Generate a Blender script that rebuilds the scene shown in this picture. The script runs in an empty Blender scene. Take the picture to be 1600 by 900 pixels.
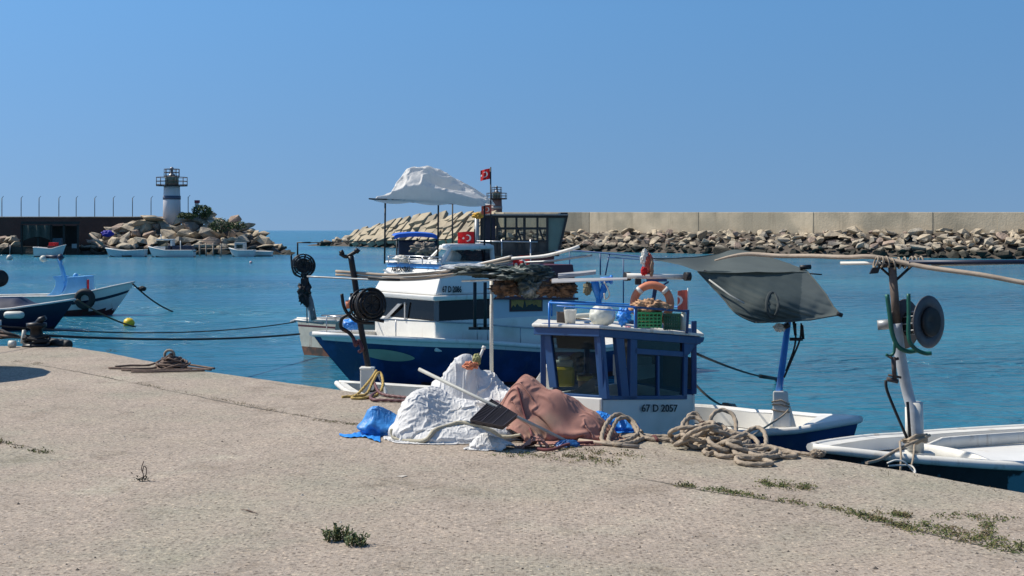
import bpy, bmesh, math, random
from mathutils import Vector, Matrix, noise
R = math.radians
SC = bpy.context.scene
COL = SC.collection
# ---------------- camera, sky, sun, exposure ----------------
CZ = 3.3                 # eye height above the water
QZ = 1.3                 # quay top above the water
F = 2000.0
cam_d = bpy.data.cameras.new('camera'); cam = bpy.data.objects.new('camera', cam_d); COL.objects.link(cam)
cam.location = (0, 0, CZ); cam.rotation_euler = (R(90), 0, 0)
cam_d.sensor_width = 36; cam_d.lens = 45; cam_d.shift_y = -90/1600
cam_d.clip_end = 60000; cam_d.clip_start = 0.1
SC.camera = cam
SUN_EL = 50.0
SUN_DIR = Vector((-0.975, 0.22, 0)).normalized() * math.cos(R(SUN_EL)) + Vector((0, 0, math.sin(R(SUN_EL))))
w = bpy.data.worlds.new('World'); SC.world = w; w.use_nodes = True
nt = w.node_tree; nt.nodes.clear()
sky = nt.nodes.new('ShaderNodeTexSky'); sky.sky_type = 'NISHITA'; sky.sun_disc = False
sky.sun_elevation = R(SUN_EL); sky.sun_rotation = math.atan2(SUN_DIR.x, SUN_DIR.y)
sky.air_density = 1.0; sky.dust_density = 0.35; sky.ozone_density = 4.0; sky.altitude = 0
tc = nt.nodes.new('ShaderNodeTexCoord'); mp = nt.nodes.new('ShaderNodeMapping')
mp.inputs['Scale'].default_value = (1, 1, .9); mp.inputs['Location'].default_value = (0, 0, 0.17)
bg = nt.nodes.new('ShaderNodeBackground'); bg.inputs[1].default_value = 0.115
hs = nt.nodes.new('ShaderNodeHueSaturation'); hs.inputs['Saturation'].default_value = 1.12
wo = nt.nodes.new('ShaderNodeOutputWorld')
L = nt.links.new
L(tc.outputs['Generated'], mp.inputs[0]); L(mp.outputs[0], sky.inputs[0]); L(sky.outputs[0], hs.inputs['Color'])
sx = nt.nodes.new('ShaderNodeSeparateXYZ'); hz = nt.nodes.new('ShaderNodeValToRGB'); hm = nt.nodes.new('ShaderNodeMix'); hm.data_type = 'RGBA'; hm.blend_type = 'MULTIPLY'; hm.inputs[0].default_value = 1
L(tc.outputs['Generated'], sx.inputs[0]); L(sx.outputs[2], hz.inputs[0]); e_ = hz.color_ramp.elements
e_[0].position = 0.0; e_[0].color = (.80,.75,.74,1); e_[1].position = .17; e_[1].color = (.93,1.08,1.07,1)   # sea haze dims the sky near the horizon
L(hs.outputs[0], hm.inputs[6]); L(hz.outputs[0], hm.inputs[7]); L(hm.outputs[2], bg.inputs[0]); L(bg.outputs[0], wo.inputs[0])
sd = bpy.data.lights.new('sun', 'SUN'); sd.energy = 4.9; sd.angle = R(0.5); sd.color = (1, 0.93, 0.82)
sun = bpy.data.objects.new('sun', sd); COL.objects.link(sun)
sun.rotation_euler = (-SUN_DIR).to_track_quat('-Z', 'Y').to_euler(); sun.location = (-20, 5, 30)
SC.view_settings.view_transform = 'Standard'; SC.view_settings.look = 'None'
SC.view_settings.exposure = 0.2; SC.view_settings.gamma = 1
SC.render.engine = 'CYCLES'
SC.cycles.max_bounces = 6; SC.cycles.transparent_max_bounces = 8

# ---------------- helpers ----------------
def P(px, py, D):
    return Vector(((px-800)/F*D, D, CZ-(py-360)/F*D))
def ZP(px, py, z):
    return P(px, py, (CZ-z)*F/(py-360))
def G(px, py, dz=0.0):
    p = ZP(px, py, QZ); p.z += dz; return p
ORG = {}
def tagit(o, label=None, cat=None, group=None, kind=None):
    if label: o['label'] = label
    if cat: o['category'] = cat
    if group: o['group'] = group
    if kind: o['kind'] = kind
    return o
def thing(name, loc, label, cat, group=None):
    o = bpy.data.objects.new(name, None); COL.objects.link(o); o.location = loc; o.empty_display_size = .1
    ORG[o] = Vector(loc)
    return tagit(o, label, cat, group)
def copy_tree(o, parent=None, depth=0):
    c = o.copy(); COL.objects.link(c); c.parent = parent
    for ch in [x for x in bpy.data.objects if x.parent == o and x != c]:
        copy_tree(ch, c, depth+1)
    return c
class MB:
    def __init__(s): s.v = []; s.f = []; s.m = []; s.s = []
    def add(s, vs, fs, mi=0, sm=False):
        b = len(s.v); s.v += [Vector(v) for v in vs]
        for f in fs: s.f.append(tuple(b+i for i in f)); s.m.append(mi); s.s.append(sm)
        return s
    def hexa(s, p, mi=0):   # p: 4 bottom, 4 top, same winding
        return s.add(p, [(3,2,1,0),(4,5,6,7),(0,1,5,4),(1,2,6,5),(2,3,7,6),(3,0,4,7)], mi)
    def box(s, c, size, ax=None, mi=0):
        c = Vector(c); X, Y, Z = ax if ax else (Vector((1,0,0)), Vector((0,1,0)), Vector((0,0,1)))
        a, b, d = [x/2 for x in size]
        return s.hexa([c+X*(i*a)+Y*(j*b)+Z*(k*d) for k in (-1,1) for i,j in ((-1,-1),(1,-1),(1,1),(-1,1))], mi)
    def bar(s, a, b, w, h=None, up=Vector((0,0,1)), mi=0):
        a = Vector(a); b = Vector(b); h = h or w; d = (b-a); L_ = d.length; d = d/L_
        if abs(d.dot(up)) > .98: up = Vector((0,1,0))
        x = d.cross(up).normalized(); z = x.cross(d)
        return s.box((a+b)/2, (L_, w, h), (d, x, z), mi)
    def prism(s, poly, d, mi=0):   # poly list of 3D points, extruded by vector d
        n = len(poly); d = Vector(d); vs = [Vector(p) for p in poly]+[Vector(p)+d for p in poly]
        return s.add(vs, [tuple(range(n))[::-1], tuple(range(n, 2*n))]+[(i,(i+1)%n,(i+1)%n+n,i+n) for i in range(n)], mi)
    def poly(s, pts, mi=0): return s.add(pts, [tuple(range(len(pts)))], mi)
    def tube(s, pts, r, n=8, closed=False, mi=0, flat=1.0, twist=0):
        pts = [Vector(p) for p in pts]; m = len(pts); vs = []; fs = []
        if not isinstance(r, (list, tuple)): r = [r]*m
        prev = None; run = 0
        for i, p in enumerate(pts):
            if i: run += (p-pts[i-1]).length
            if closed: t = pts[(i+1)%m]-pts[i-1]
            else: t = pts[min(i+1,m-1)]-pts[max(i-1,0)]
            if t.length < 1e-9: t = Vector((0,0,1))
            t.normalize()
            if prev is None:
                u = Vector((0,0,1)) if abs(t.z) < .9 else Vector((1,0,0))
                x = t.cross(u).normalized()
            else:
                x = (prev-t*prev.dot(t))
                x = x.normalized() if x.length > 1e-6 else t.orthogonal().normalized()
            prev = x; y = t.cross(x)
            for k in range(n):
                a = 2*math.pi*k/n; rk = r[i]*(1+(.17*math.cos(3*a+run*twist) if twist else 0)); vs.append(p+(x*math.cos(a)+y*math.sin(a)*flat)*rk)
        for i in range(m if closed else m-1):
            j = (i+1) % m
            for k in range(n):
                k2 = (k+1) % n; fs.append((i*n+k, i*n+k2, j*n+k2, j*n+k))
        s.add(vs, fs, mi, True)
        if not closed:
            b = len(s.v)-len(vs)
            s.f.append(tuple(b+k for k in range(n))[::-1]); s.f.append(tuple(b+(m-1)*n+k for k in range(n))); s.m += [mi]*2; s.s += [False]*2
        return s
    def lathe(s, prof, base, axis=(0,0,1), n=24, mi=0, sm=True, rx=None):   # prof [(r,h)]
        base = Vector(base); ax = Vector(axis).normalized()
        x = rx.normalized() if rx else ax.orthogonal().normalized(); y = ax.cross(x); vs = []; fs = []; m = len(prof)
        for r, h in prof:
            for k in range(n):
                a = 2*math.pi*k/n; vs.append(base+ax*h+(x*math.cos(a)+y*math.sin(a))*max(r, 1e-4))
        for i in range(m-1):
            for k in range(n):
                k2 = (k+1) % n; fs.append((i*n+k, i*n+k2, (i+1)*n+k2, (i+1)*n+k))
        fs2 = []
        if prof[0][0] > 1e-3: fs2.append(tuple(range(n))[::-1])
        if prof[-1][0] > 1e-3: fs2.append(tuple((m-1)*n+k for k in range(n)))
        b = len(s.v); s.add(vs, fs, mi, sm)
        for f in fs2: s.f.append(tuple(b+i for i in f)); s.m.append(mi); s.s.append(False)
        return s
    def grid(s, fn, nu, nv, mi=0, sm=True, mfn=None):
        vs = [fn(i/nu, j/nv) for j in range(nv+1) for i in range(nu+1)]; b = len(s.v); s.v += [Vector(v) for v in vs]
        for j in range(nv):
            for i in range(nu):
                a = b+j*(nu+1)+i; s.f.append((a, a+1, a+nu+2, a+nu+1)); s.s.append(sm)
                s.m.append(mfn((i+.5)/nu, (j+.5)/nv) if mfn else mi)
        return s
    def build(s, name, mats, parent=None, bevel=0, solid=0, fix=True):
        if not isinstance(mats, (list, tuple)): mats = [mats]
        if parent is not None: o0 = ORG[parent]
        else:
            xs = [v.x for v in s.v]; ys = [v.y for v in s.v]
            o0 = Vector(((min(xs)+max(xs))/2, (min(ys)+max(ys))/2, min(v.z for v in s.v)))
        me = bpy.data.meshes.new(name)
        me.from_pydata([tuple(v-o0) for v in s.v], [], s.f)
        for mm in mats: me.materials.append(mm)
        me.polygons.foreach_set('material_index', s.m); me.polygons.foreach_set('use_smooth', s.s)
        if fix:
            bm = bmesh.new(); bm.from_mesh(me); bmesh.ops.recalc_face_normals(bm, faces=bm.faces); bm.to_mesh(me); bm.free()
        me.update()
        o = bpy.data.objects.new(name, me); COL.objects.link(o)
        ORG[o] = o0
        if parent is not None: o.parent = parent
        else: o.location = o0
        if solid:
            md = o.modifiers.new('solid', 'SOLIDIFY'); md.thickness = solid; md.offset = 0
        if bevel:
            md = o.modifiers.new('bevel', 'BEVEL'); md.width = bevel; md.segments = 2; md.limit_method = 'ANGLE'; md.angle_limit = R(40)
        return o
def smooth_path(pts, k=6, closed=False):
    pts = [Vector(p) for p in pts]; n = len(pts); out = []
    rng = range(n) if closed else range(n-1)
    for i in rng:
        p1, p2 = pts[i], pts[(i+1) % n]
        p0 = pts[i-1] if (closed or i > 0) else p1*2-p2
        p3 = pts[(i+2) % n] if (closed or i+2 < n) else p2*2-p1
        for j in range(k):
            t = j/k
            out.append(.5*((2*p1)+(p2-p0)*t+(2*p0-5*p1+4*p2-p3)*t*t+(3*p1-p0-3*p2+p3)*t**3))
    if not closed: out.append(pts[-1])
    return out
def sag(a, b, s, n=16):
    a = Vector(a); b = Vector(b)
    return [a.lerp(b, i/n)-Vector((0, 0, s*4*(i/n)*(1-i/n))) for i in range(n+1)]
def resample(pts, d):
    out = [pts[0]]; acc = 0
    for a, b in zip(pts, pts[1:]):
        l_ = (b-a).length; t = d-acc
        while t <= l_: out.append(a.lerp(b, t/l_)); t += d
        acc = l_-(t-d)
    out.append(pts[-1]); return out
def lin(c):
    return tuple(((x/255)/12.92 if x/255 <= .04045 else ((x/255+.055)/1.055)**2.4) for x in c)
MATS = {}
def mat(name, col, rough=.6, metal=0., var=.18, scale=3., bump=.0, bscale=40., col2=None, thr=(.5,.62), pscale=4., spec=.5, trans=0., strech=(1,1,1), alpha=1., grime=None, wet=0):
    """procedural paint / stone / cloth: base colour broken by noise, optional patches of col2, bump"""
    if name in MATS: return MATS[name]
    m = bpy.data.materials.new(name); m.use_nodes = True; n = m.node_tree.nodes; l = m.node_tree.links.new
    b = n['Principled BSDF']; b.inputs['Roughness'].default_value = rough; b.inputs['Metallic'].default_value = metal
    b.inputs['Specular IOR Level'].default_value = spec
    g = n.new('ShaderNodeNewGeometry'); mpn = n.new('ShaderNodeMapping'); mpn.inputs['Scale'].default_value = strech
    l(g.outputs['Position'], mpn.inputs[0])
    t = n.new('ShaderNodeTexNoise'); t.inputs['Scale'].default_value = scale; t.inputs['Detail'].default_value = 6; t.inputs['Roughness'].default_value = .62
    l(mpn.outputs[0], t.inputs['Vector'])
    rr = n.new('ShaderNodeMapRange'); rr.inputs[1].default_value = .25; rr.inputs[2].default_value = .75
    rr.inputs[3].default_value = 1-var; rr.inputs[4].default_value = 1+var*.6
    l(t.outputs[0], rr.inputs[0])
    mx = n.new('ShaderNodeMix'); mx.data_type = 'RGBA'; mx.blend_type = 'MULTIPLY'; mx.inputs['Factor'].default_value = 1
    mx.inputs[6].default_value = (*col, 1); l(rr.outputs[0], mx.inputs[7]); out = mx.outputs[2]
    if col2:
        t2 = n.new('ShaderNodeTexNoise'); t2.inputs['Scale'].default_value = pscale; t2.inputs['Detail'].default_value = 5; l(mpn.outputs[0], t2.inputs['Vector'])
        r2 = n.new('ShaderNodeMapRange'); r2.inputs[1].default_value = thr[0]; r2.inputs[2].default_value = thr[1]; l(t2.outputs[0], r2.inputs[0])
        m2 = n.new('ShaderNodeMix'); m2.data_type = 'RGBA'; l(r2.outputs[0], m2.inputs['Factor']); l(out, m2.inputs[6]); m2.inputs[7].default_value = (*col2, 1); out = m2.outputs[2]
    if grime:   # rust and dirt runs: a noise drawn out vertically
        mg = n.new('ShaderNodeMapping'); mg.inputs['Scale'].default_value = (1,1,.13); l(g.outputs['Position'], mg.inputs[0])
        tg = n.new('ShaderNodeTexNoise'); tg.inputs['Scale'].default_value = grime[1]; tg.inputs['Detail'].default_value = 7; tg.inputs['Roughness'].default_value = .7; l(mg.outputs[0], tg.inputs['Vector'])
        rg = n.new('ShaderNodeMapRange'); rg.inputs[1].default_value = grime[2]; rg.inputs[2].default_value = grime[2]+.16; rg.inputs[4].default_value = grime[3]; l(tg.outputs[0], rg.inputs[0])
        m3 = n.new('ShaderNodeMix'); m3.data_type = 'RGBA'; l(rg.outputs[0], m3.inputs['Factor']); l(out, m3.inputs[6]); m3.inputs[7].default_value = (*grime[0], 1); out = m3.outputs[2]
    if wet:     # weed-dark tide band on stone
        sz = n.new('ShaderNodeSeparateXYZ'); l(g.outputs['Position'], sz.inputs[0]); ad = n.new('ShaderNodeMath'); ad.operation = 'MULTIPLY_ADD'; ad.inputs[1].default_value = -.8; l(t.outputs[0], ad.inputs[0]); l(sz.outputs[2], ad.inputs[2])
        rw = n.new('ShaderNodeMapRange'); rw.inputs[1].default_value = wet-.55; rw.inputs[2].default_value = wet-.2; rw.inputs[3].default_value = 1; rw.inputs[4].default_value = 0; l(ad.outputs[0], rw.inputs[0])
        m4 = n.new('ShaderNodeMix'); m4.data_type = 'RGBA'; l(rw.outputs[0], m4.inputs['Factor']); l(out, m4.inputs[6]); m4.inputs[7].default_value = (.035,.032,.022, 1); out = m4.outputs[2]
    l(out, b.inputs['Base Color'])
    if bump:
        t3 = n.new('ShaderNodeTexNoise'); t3.inputs['Scale'].default_value = bscale; t3.inputs['Detail'].default_value = 4; l(mpn.outputs[0], t3.inputs['Vector'])
        bp = n.new('ShaderNodeBump'); bp.inputs['Strength'].default_value = bump; bp.inputs['Distance'].default_value = .5/bscale; l(t3.outputs[0], bp.inputs['Height']); l(bp.outputs[0], b.inputs['Normal'])
    if trans:
        o = n['Material Output']; tr = n.new('ShaderNodeBsdfTranslucent'); l(out, tr.inputs['Color']); ms = n.new('ShaderNodeMixShader'); ms.inputs[0].default_value = trans
        l(b.outputs[0], ms.inputs[1]); l(tr.outputs[0], ms.inputs[2]); l(ms.outputs[0], o.inputs[0])
    if alpha < 1: b.inputs['Alpha'].default_value = alpha
    MATS[name] = m; return m
def glassmat(name, col=(.02,.025,.03), alpha=.55, rough=.05):
    if name in MATS: return MATS[name]
    m = bpy.data.materials.new(name); m.use_nodes = True; n = m.node_tree.nodes; l = m.node_tree.links.new; o = n['Material Output']
    b = n['Principled BSDF']; b.inputs['Base Color'].default_value = (*col, 1); b.inputs['Roughness'].default_value = rough
    t = n.new('ShaderNodeBsdfTransparent'); t.inputs[0].default_value = (.75,.85,.85,1); ms = n.new('ShaderNodeMixShader'); ms.inputs[0].default_value = alpha
    l(t.outputs[0], ms.inputs[1]); l(b.outputs[0], ms.inputs[2]); l(ms.outputs[0], o.inputs[0])
    MATS[name] = m; return m
def fbm(p, o=4):
    v = 0; a = .5; p = Vector(p)
    for _ in range(o): v += a*noise.noise(p); p = p*2.03; a *= .5
    return v
import numpy as np
def vnoise(x, y, k, rs):
    g = rs.randn(k+3, k+3); i0 = np.floor(x*k).astype(int)%(k+1); j0 = np.floor(y*k).astype(int)%(k+1); fx = x*k-np.floor(x*k); fy = y*k-np.floor(y*k)
    fx = fx*fx*(3-2*fx); fy = fy*fy*(3-2*fy)
    return (g[j0,i0]*(1-fx)+g[j0,i0+1]*fx)*(1-fy)+(g[j0+1,i0]*(1-fx)+g[j0+1,i0+1]*fx)*fy
def drape(nx, ny, lx, ly, hfun, excess=(1.12,1.12), iters=120, pin=None, seed=0, grav=.0015, noise_amp=.02, fric=.7, ang=0., roundness=0., bend=.08, off=(0,0), center=True, cells=(6,14,28), ragged=.0):
    """position based cloth over a height field: there is more cloth than ground, so it buckles into folds; returns (ny,nx,3)"""
    rs = np.random.RandomState(seed)
    U, V = np.meshgrid(np.linspace(-1,1,nx), np.linspace(-1,1,ny))
    if roundness: U2 = U*np.sqrt(1-V*V*.5*roundness); V2 = V*np.sqrt(1-U*U*.5*roundness)
    else: U2, V2 = U, V
    un, vn = (U+1)/2, (V+1)/2
    if ragged:
        rr = 1+ragged*vnoise(un*.999, vn*.999, 5, rs)*np.maximum(abs(U), abs(V))**4; U2 = U2*rr; V2 = V2*rr
    X = U2*lx/2; Y = V2*ly/2; ca, sa = math.cos(ang), math.sin(ang)
    P_ = np.stack([X*ca-Y*sa+off[0], X*sa+Y*ca+off[1], np.zeros_like(X)], -1)
    if not center: P_[...,0] += lx/2; P_[...,1] += ly/2
    P_[...,2] = hfun(P_[...,0], P_[...,1])+.005
    w_ = np.ones_like(X)
    if pin == 'edges': w_[:, 0] = 0; w_[:, -1] = 0; w_[0, :] = 0; w_[-1, :] = 0; P_[w_ == 0, 2] = 0
    S = np.s_; R0 = P_.copy()
    def L0(a, b, k): return np.linalg.norm(R0[b]-R0[a], axis=-1)*k
    ex, ey = excess; cons = []
    for o in (0, 1):
        for a, b, k, e in ((S[:, o:nx-1:2], S[:, o+1:nx:2], 1., ex), (S[o:ny-1:2, :], S[o+1:ny:2, :], 1., ey), (S[o:ny-1:2, :-1], S[o+1:ny:2, 1:], .4, math.sqrt(ex*ey)), (S[o:ny-1:2, 1:], S[o+1:ny:2, :-1], .4, math.sqrt(ex*ey))):
            cons.append((a, b, L0(a, b, e), k))
    for a, b, e in ((S[:, :-2], S[:, 2:], ex), (S[:-2, :], S[2:, :], ey)): cons.append((a, b, L0(a, b, e), bend))
    nz = 0
    for k, amp in zip(cells, (1.,.7,.45)): nz = nz+amp*vnoise(un*.999*max(1, lx/ly)%1. if 0 else un*.999, vn*.999, k, rs)
    P_[...,2] += noise_amp*np.abs(nz)*w_; prev = P_.copy()
    for it in range(iters):
        vel = (P_-prev)*.9; prev = P_.copy(); P_ = P_+vel*w_[..., None]; P_[..., 2] -= grav*w_
        for rep in range(5):
            for a, b, l0, k in cons:
                d = P_[b]-P_[a]; L_ = np.linalg.norm(d, axis=-1)+1e-9; wa, wb = w_[a], w_[b]; ws = wa+wb; ws = np.where(ws == 0, 1, ws)
                c = (k*.95*(L_-l0)/L_/ws)[..., None]*d
                if k == bend or k == .4: c = c*.5
                P_[a] += c*wa[..., None]; P_[b] -= c*wb[..., None]
            h = hfun(P_[..., 0], P_[..., 1])+.004; hit = (P_[..., 2] < h) & (w_ > 0)
            P_[..., 2] = np.where(hit, h, P_[..., 2]); f = hit[..., None]*fric
            P_[..., :2] = P_[..., :2]*(1-f)+prev[..., :2]*f
    return P_
# ---------------- water ----------------
def water_material():
    m = bpy.data.materials.new('sea_water'); m.use_nodes = True; n = m.node_tree.nodes; l = m.node_tree.links.new
    b = n['Principled BSDF']; b.inputs['Roughness'].default_value = .16; b.inputs['IOR'].default_value = 1.33
    g = n.new('ShaderNodeNewGeometry')
    big = n.new('ShaderNodeTexNoise'); big.inputs['Scale'].default_value = .035; big.inputs['Detail'].default_value = 5
    mpb = n.new('ShaderNodeMapping'); mpb.inputs['Scale'].default_value = (.35, 1, 1); l(g.outputs['Position'], mpb.inputs[0]); l(mpb.outputs[0], big.inputs['Vector'])
    cr = n.new('ShaderNodeValToRGB'); e = cr.color_ramp.elements
    e[0].position = .40; e[0].color = (.014, .115, .198, 1); e[1].position = .62; e[1].color = (.026, .18, .25, 1)
    l(big.outputs[0], cr.inputs[0]); l(cr.outputs[0], b.inputs['Base Color'])
    mp1 = n.new('ShaderNodeMapping'); mp1.inputs['Scale'].default_value = (.55, 1, 1); mp1.inputs['Rotation'].default_value = (0, 0, R(14)); l(g.outputs['Position'], mp1.inputs[0])
    hs_ = []
    for sc, amp, det in ((.4, .7, 3), (1.2, .75, 5), (4.0, .24, 5)):
        t = n.new('ShaderNodeTexNoise'); t.inputs['Scale'].default_value = sc; t.inputs['Detail'].default_value = det; t.inputs['Distortion'].default_value = .6; l(mp1.outputs[0], t.inputs['Vector'])
        mm = n.new('ShaderNodeMath'); mm.operation = 'MULTIPLY'; mm.inputs[1].default_value = amp; l(t.outputs[0], mm.inputs[0]); hs_.append(mm)
    a1 = n.new('ShaderNodeMath'); l(hs_[0].outputs[0], a1.inputs[0]); l(hs_[1].outputs[0], a1.inputs[1])
    a2 = n.new('ShaderNodeMath'); l(a1.outputs[0], a2.inputs[0]); l(hs_[2].outputs[0], a2.inputs[1])
    bp = n.new('ShaderNodeBump'); bp.inputs['Strength'].default_value = 1; bp.inputs['Distance'].default_value = 1.0; l(a2.outputs[0], bp.inputs['Height']); l(bp.outputs[0], b.inputs['Normal'])
    gust = n.new('ShaderNodeTexNoise'); gust.inputs['Scale'].default_value = .09; gust.inputs['Detail'].default_value = 3; l(mpb.outputs[0], gust.inputs['Vector'])
    gr = n.new('ShaderNodeMapRange'); gr.inputs[1].default_value = .38; gr.inputs[2].default_value = .62; gr.inputs[3].default_value = .45; gr.inputs[4].default_value = 1.0; l(gust.outputs[0], gr.inputs[0]); l(gr.outputs[0], bp.inputs['Strength'])
    return m
mb = MB(); mb.add([(-30000,-60,0),(30000,-60,0),(30000,50000,0),(-30000,50000,0)], [(0,1,2,3)])
tagit(mb.build('water', water_material()), kind='structure')

# ---------------- quay ----------------
def quay_material():
    m = bpy.data.materials.new('quay_concrete'); m.use_nodes = True; n = m.node_tree.nodes; l = m.node_tree.links.new
    b = n['Principled BSDF']; b.inputs['Roughness'].default_value = .9; b.inputs['Specular IOR Level'].default_value = .25
    g = n.new('ShaderNodeNewGeometry')
    def tex(sc, det=5, ro=.6, st=(1,1,1)):
        mp_ = n.new('ShaderNodeMapping'); mp_.inputs['Scale'].default_value = st; l(g.outputs['Position'], mp_.inputs[0])
        t = n.new('ShaderNodeTexNoise'); t.inputs['Scale'].default_value = sc; t.inputs['Detail'].default_value = det; t.inputs['Roughness'].default_value = ro; l(mp_.outputs[0], t.inputs['Vector']); return t.outputs[0]
    def ramp(src, stops):
        c = n.new('ShaderNodeValToRGB'); e = c.color_ramp.elements
        while len(e) < len(stops): e.new(.5)
        for i, (p, k) in enumerate(stops): e[i].position = p; e[i].color = (*k, 1) if len(k) == 3 else k
        l(src, c.inputs[0]); return c.outputs[0]
    def mix(a, b_, fac, mode='MIX'):
        x = n.new('ShaderNodeMix'); x.data_type = 'RGBA'; x.blend_type = mode
        if isinstance(fac, float): x.inputs[0].default_value = fac
        else: l(fac, x.inputs[0])
        l(a, x.inputs[6]); l(b_, x.inputs[7]); return x.outputs[2]
    base = ramp(tex(.55, 7, .62), [(.30, (.27,.255,.20)), (.42, (.32,.285,.23)), (.50, (.325,.278,.228)), (.58, (.345,.292,.242)), (.72, (.385,.35,.28))])
    stain = ramp(tex(1.7, 6, .7, (1, .8, 1)), [(.33, (.78,.765,.74)), (.46, (.98,.98,.98)), (.75, (1.1,1.08,1.05))])
    c = mix(base, stain, 1.0, 'MULTIPLY')
    # exposed aggregate: pebbles of several tones
    for sc, thr, dark in ((34, .27, .8), (75, .34, .6)):
        v = n.new('ShaderNodeTexVoronoi'); v.inputs['Scale'].default_value = sc; l(g.outputs['Position'], v.inputs['Vector'])
        tone = n.new('ShaderNodeSeparateColor'); l(v.outputs['Color'], tone.inputs[0])
        col = ramp(tone.outputs[0], [(.0, (.25,.24,.23)), (.22, (.45,.41,.38)), (.3, (.92,.9,.88)), (.6, (1.02,.98,.95)), (.78, (1.15,1.1,1.05)), (.9, (1.6,1.54,1.45))])
        msk = ramp(v.outputs['Distance'], [(thr, (1,1,1)), (thr+.22, (0,0,0))])
        c2 = mix(c, col, 1.0, 'MULTIPLY'); mk_ = n.new('ShaderNodeMath'); mk_.operation = 'MULTIPLY'; mk_.inputs[1].default_value = dark; l(msk, mk_.inputs[0])
        c = mix(c, c2, mk_.outputs[0])
    fine = ramp(tex(26, 6, .75), [(.32, (.45,.43,.41)), (.47, (.98,.98,.98)), (.66, (1.25,1.23,1.19))])
    c = mix(c, fine, .85, 'MULTIPLY')
    l(c, b.inputs['Base Color'])
    h = n.new('ShaderNodeMath'); h.operation = 'MULTIPLY_ADD'; h.inputs[1].default_value = 1.0
    l(tex(30, 6, .75), h.inputs[0]); l(tex(3, 4), h.inputs[2])
    bp = n.new('ShaderNodeBump'); bp.inputs['Strength'].default_value = .55; bp.inputs['Distance'].default_value = .02; l(h.outputs[0], bp.inputs['Height']); l(bp.outputs[0], b.inputs['Normal'])
    return m
QM = quay_material()
edge_px = [(0,540),(110,541),(170,550),(250,566),(330,580),(450,597),(560,612),(720,634),(900,659),(1075,684),(1280,712),(1440,738),(1600,768)]
ed = [Vector((-60,23.6,QZ)), Vector((-20,22.6,QZ))]+[G(*p) for p in edge_px]+[Vector((5.6,7.4,QZ)), Vector((9,2.8,QZ)), Vector((20,-12,QZ)), Vector((30,-26,QZ))]
fine = []
for i in range(len(ed)-1):
    a, b = ed[i], ed[i+1]; n_ = max(1, int((b-a).length/(.09 if 1 < i < 16 else 1.5)))
    for k in range(n_): fine.append(a.lerp(b, k/n_))
fine.append(ed[-1])
ring0, ring1, ring2, ring3 = [], [], [], []
for i, p in enumerate(fine):
    t = (fine[min(i+1, len(fine)-1)]-fine[max(i-1, 0)]).normalized(); nn = Vector((-t.y, t.x, 0))
    if nn.y < 0 and abs(nn.y) > abs(nn.x): nn = -nn
    if nn.x < 0 and abs(nn.x) > abs(nn.y) : nn = -nn
    j = .05*fbm(p*1.3, 4)+.03*max(0, fbm(p*5+Vector((9,0,0)), 3)-.05)
    q = p-nn*(.02-j)
    ring0.append(q-nn*.05); ring1.append(q-nn*.01-Vector((0,0,.012+.01*abs(fbm(p*7))))); ring2.append(q+nn*.01-Vector((0,0,.05))); ring3.append(Vector((q.x, q.y, -1.5))+nn*.02)
mb = MB(); n_ = len(fine)
mb.add(ring0+[Vector((30,-40,QZ)), Vector((-60,-40,QZ))], [tuple(range(n_+2))], 0, True)
vs = ring0+ring1+ring2+ring3; fs = []
for r_ in range(3):
    for i in range(n_-1): fs.append((r_*n_+i, r_*n_+i+1, (r_+1)*n_+i+1, (r_+1)*n_+i))
mb.add(vs, fs, 0, False)
qo = mb.build('quay', QM, fix=False); tagit(qo, kind='structure')
for pl in qo.data.polygons:
    pass
# slab joint, crumbled: a thin sunken-looking band of dark grit
JM = mat('joint_grit', (.13,.115,.09), .95, var=.5, scale=30, bump=.5, bscale=60)
JM2 = mat('concrete_patch', (.33,.31,.255), .92, var=.3, scale=6, bump=.4, bscale=50)
def band(name, px_pts, w0, seed, mt, dz):
    pts = [G(*p) for p in px_pts]; path = smooth_path(pts, 24); mb = MB(); L_, R_ = [], []
    for i, p in enumerate(path):
        t = (path[min(i+1, len(path)-1)]-path[max(i-1, 0)]).normalized(); nn = Vector((-t.y, t.x, 0))
        ww = w0*max(.06, (.1+1.3*abs(fbm(p*4.3+Vector((seed,0,0)), 4))+.8*abs(noise.noise(p*23)))*min(1, max(.05, .6+2.2*fbm(p*1.1+Vector((0,0,seed)), 3)))); c = p+nn*.05*fbm(p*2.7+Vector((0,seed,0)))
        L_.append(Vector((c.x+nn.x*ww, c.y+nn.y*ww, QZ+dz))); R_.append(Vector((c.x-nn.x*ww, c.y-nn.y*ww, QZ+dz)))
    m_ = len(path); mb.add(L_+R_, [(i, i+1, m_+i+1, m_+i) for i in range(m_-1)])
    return tagit(mb.build(name, mt), kind='structure')
band('slab_joint', [(30,566),(100,577),(200,597),(320,622),(440,645),(565,665),(640,680)], .022, 3, JM, .003)
band('slab_joint', [(860,716),(960,738),(1050,757),(1130,772),(1250,790),(1330,803),(1440,832),(1600,868)], .03, 8, JM, .003)
band('slab_joint', [(-10,690),(40,697),(75,708)], .015, 5, JM, .003)
band('slab_joint', [(380,596),(415,598),(470,605),(500,606)], .012, 6, JM, .003)

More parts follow.
